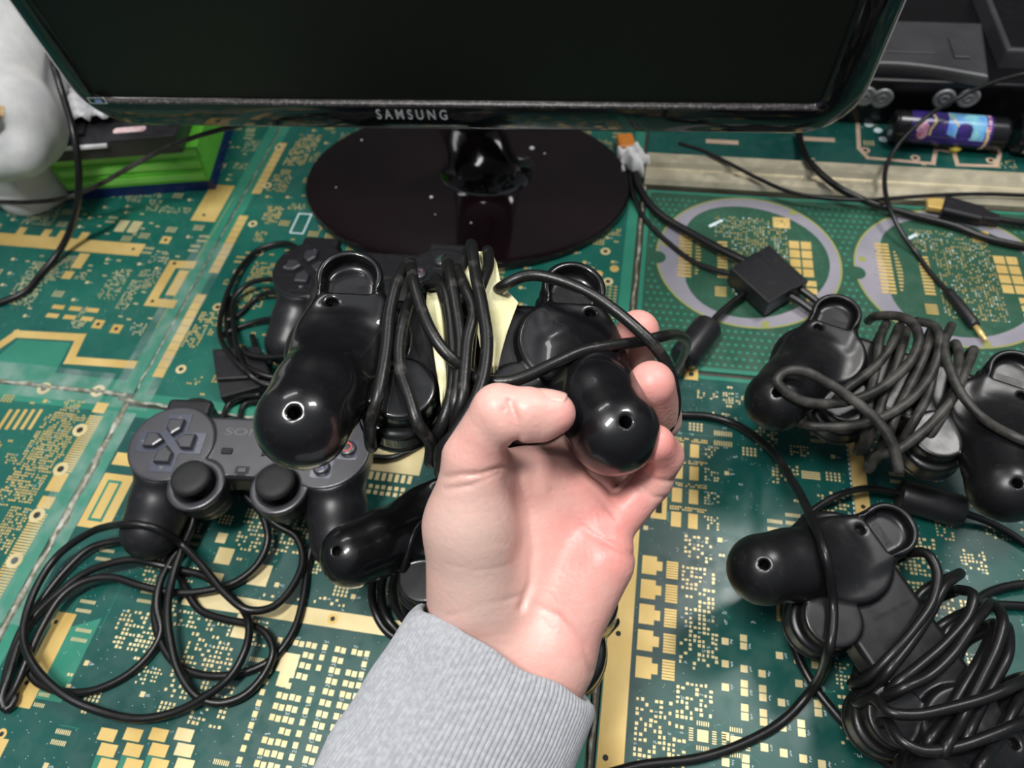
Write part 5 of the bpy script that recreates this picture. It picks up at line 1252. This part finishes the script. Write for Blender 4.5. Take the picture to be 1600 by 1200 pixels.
# thumb nail on the upper side of the thumb tip
NAIL = mat('thumb_nail', (.60, .33, .28), .30, c2=(.66, .42, .36), sss=.1)
nc = q_(858, 644, 26.95); n_n = nrm([.12, .90, .42]); n_x = nrm(np.array([1, -.06, 0])-n_n*np.array([1, -.06, 0]).dot(n_n)); n_y = np.cross(n_n, n_x)
v = []; f = []
for i in range(13):
    for j in range(13):
        a, b = -1+2*i/12, -1+2*j/12; m_ = 1-.22*abs(b)**2.5*(a > 0)
        x = .55*a*m_*(1-.05*b*b); y = .46*b*(1-.12*max(0, a)**3)
        v.append(O+R@(nc+n_x*x+n_y*y+n_n*(.83-.75*(1-math.cos(y*1.5))-.05*a*a-.03*a)))
for i in range(12):
    for j in range(12): k = i*13+j; f.append((k, k+13, k+14, k+1))
o = link('thumb_nail', mesh('thumb_nail', v, f, NAIL), person); md = o.modifiers.new('s', 'SOLIDIFY'); md.thickness = .0005; md.offset = 1

# sleeve: ribbed cuff and forearm
def sleeve_material():
    m = mat('light_grey_knit', (.29, .30, .325), .9, c2=(.36, .37, .395), noise=(.40, .62), nscale=420, detail=3, spec=.2)
    nt = m.node_tree; b = nt.nodes['Principled BSDF']; b.inputs['Sheen Weight'].default_value = .3
    tc = nt.nodes.new('ShaderNodeTexCoord'); n = nt.nodes.new('ShaderNodeTexNoise'); n.inputs['Scale'].default_value = 1500; n.inputs['Detail'].default_value = 4
    bp = nt.nodes.new('ShaderNodeBump'); bp.inputs['Strength'].default_value = .2; bp.inputs['Distance'].default_value = .0006
    nt.links.new(tc.outputs['Object'], n.inputs['Vector']); nt.links.new(n.outputs['Fac'], bp.inputs['Height']); nt.links.new(bp.outputs['Normal'], b.inputs['Normal'])
    # mottled heather bands across the knit
    return m
SLV = sleeve_material()
A0 = q_(790, 1022, 30.2); dx_ = nrm([-.47, -.83, .27]); ex = nrm(np.cross(dx_, [0, 0, 1.0])); ex = ex if ex[0] > 0 else -ex; ey = np.cross(dx_, ex); ey = ey if ey[2] > 0 else -ey
NTH = 1280; th = np.arange(NTH)*2*pi/NTH; NR = 88
rows = []
def prof_r(s):
    rx = np.interp(s, [0, .4, 2, 5, 9, 14], [3.95, 4.10, 4.25, 4.55, 4.95, 5.4]); ry = np.interp(s, [0, .4, 2, 5, 9, 14], [2.75, 2.95, 3.1, 3.4, 3.8, 4.2]); return rx, ry
rr = random.Random(5)
# inside of the cuff, rim, outside
samples = [(2.6, -.28), (1.4, -.26), (.5, -.24), (.12, -.2), (0, -.1), (-.03, 0), (.05, .06)]+[(.12+i*.17, .08) for i in range(NR)]
for s, off in samples:
    rx, ry = prof_r(max(0, s)); fold = .10*np.sin(2*th+s*.5+1)+.07*np.sin(3*th-s*.8)+.10*np.sin(s*.9+th)*min(1, s/3)+.06*np.sin(s*2.3+2*th+1)*min(1, s/5)
    rib = .075*np.abs(np.cos(64*th+.06*np.sin(s*3)))**.55*(1 if off > -.15 else .3)
    rx_ = (rx+off+fold+rib); ry_ = (ry+off+fold+rib)
    wob = .07*np.sin(5*th)+.05*np.sin(9*th+1)
    c_ = A0+dx_*s
    rows.append(c_[None]+dx_[None]*(wob*max(0, 1-abs(s)/1.0))[:, None]+ex[None]*(rx_*np.cos(th))[:, None]+ey[None]*(ry_*np.sin(th))[:, None])
v = O+np.concatenate(rows)@R.T; f = []
n0 = len(rows); k = np.arange(NTH); kn = (k+1) % NTH
fa = np.concatenate([np.stack([i*NTH+k, i*NTH+kn, (i+1)*NTH+kn, (i+1)*NTH+k], 1) for i in range(n0-1)])
link('sleeve', mesh('sleeve', v, fa, SLV), person)
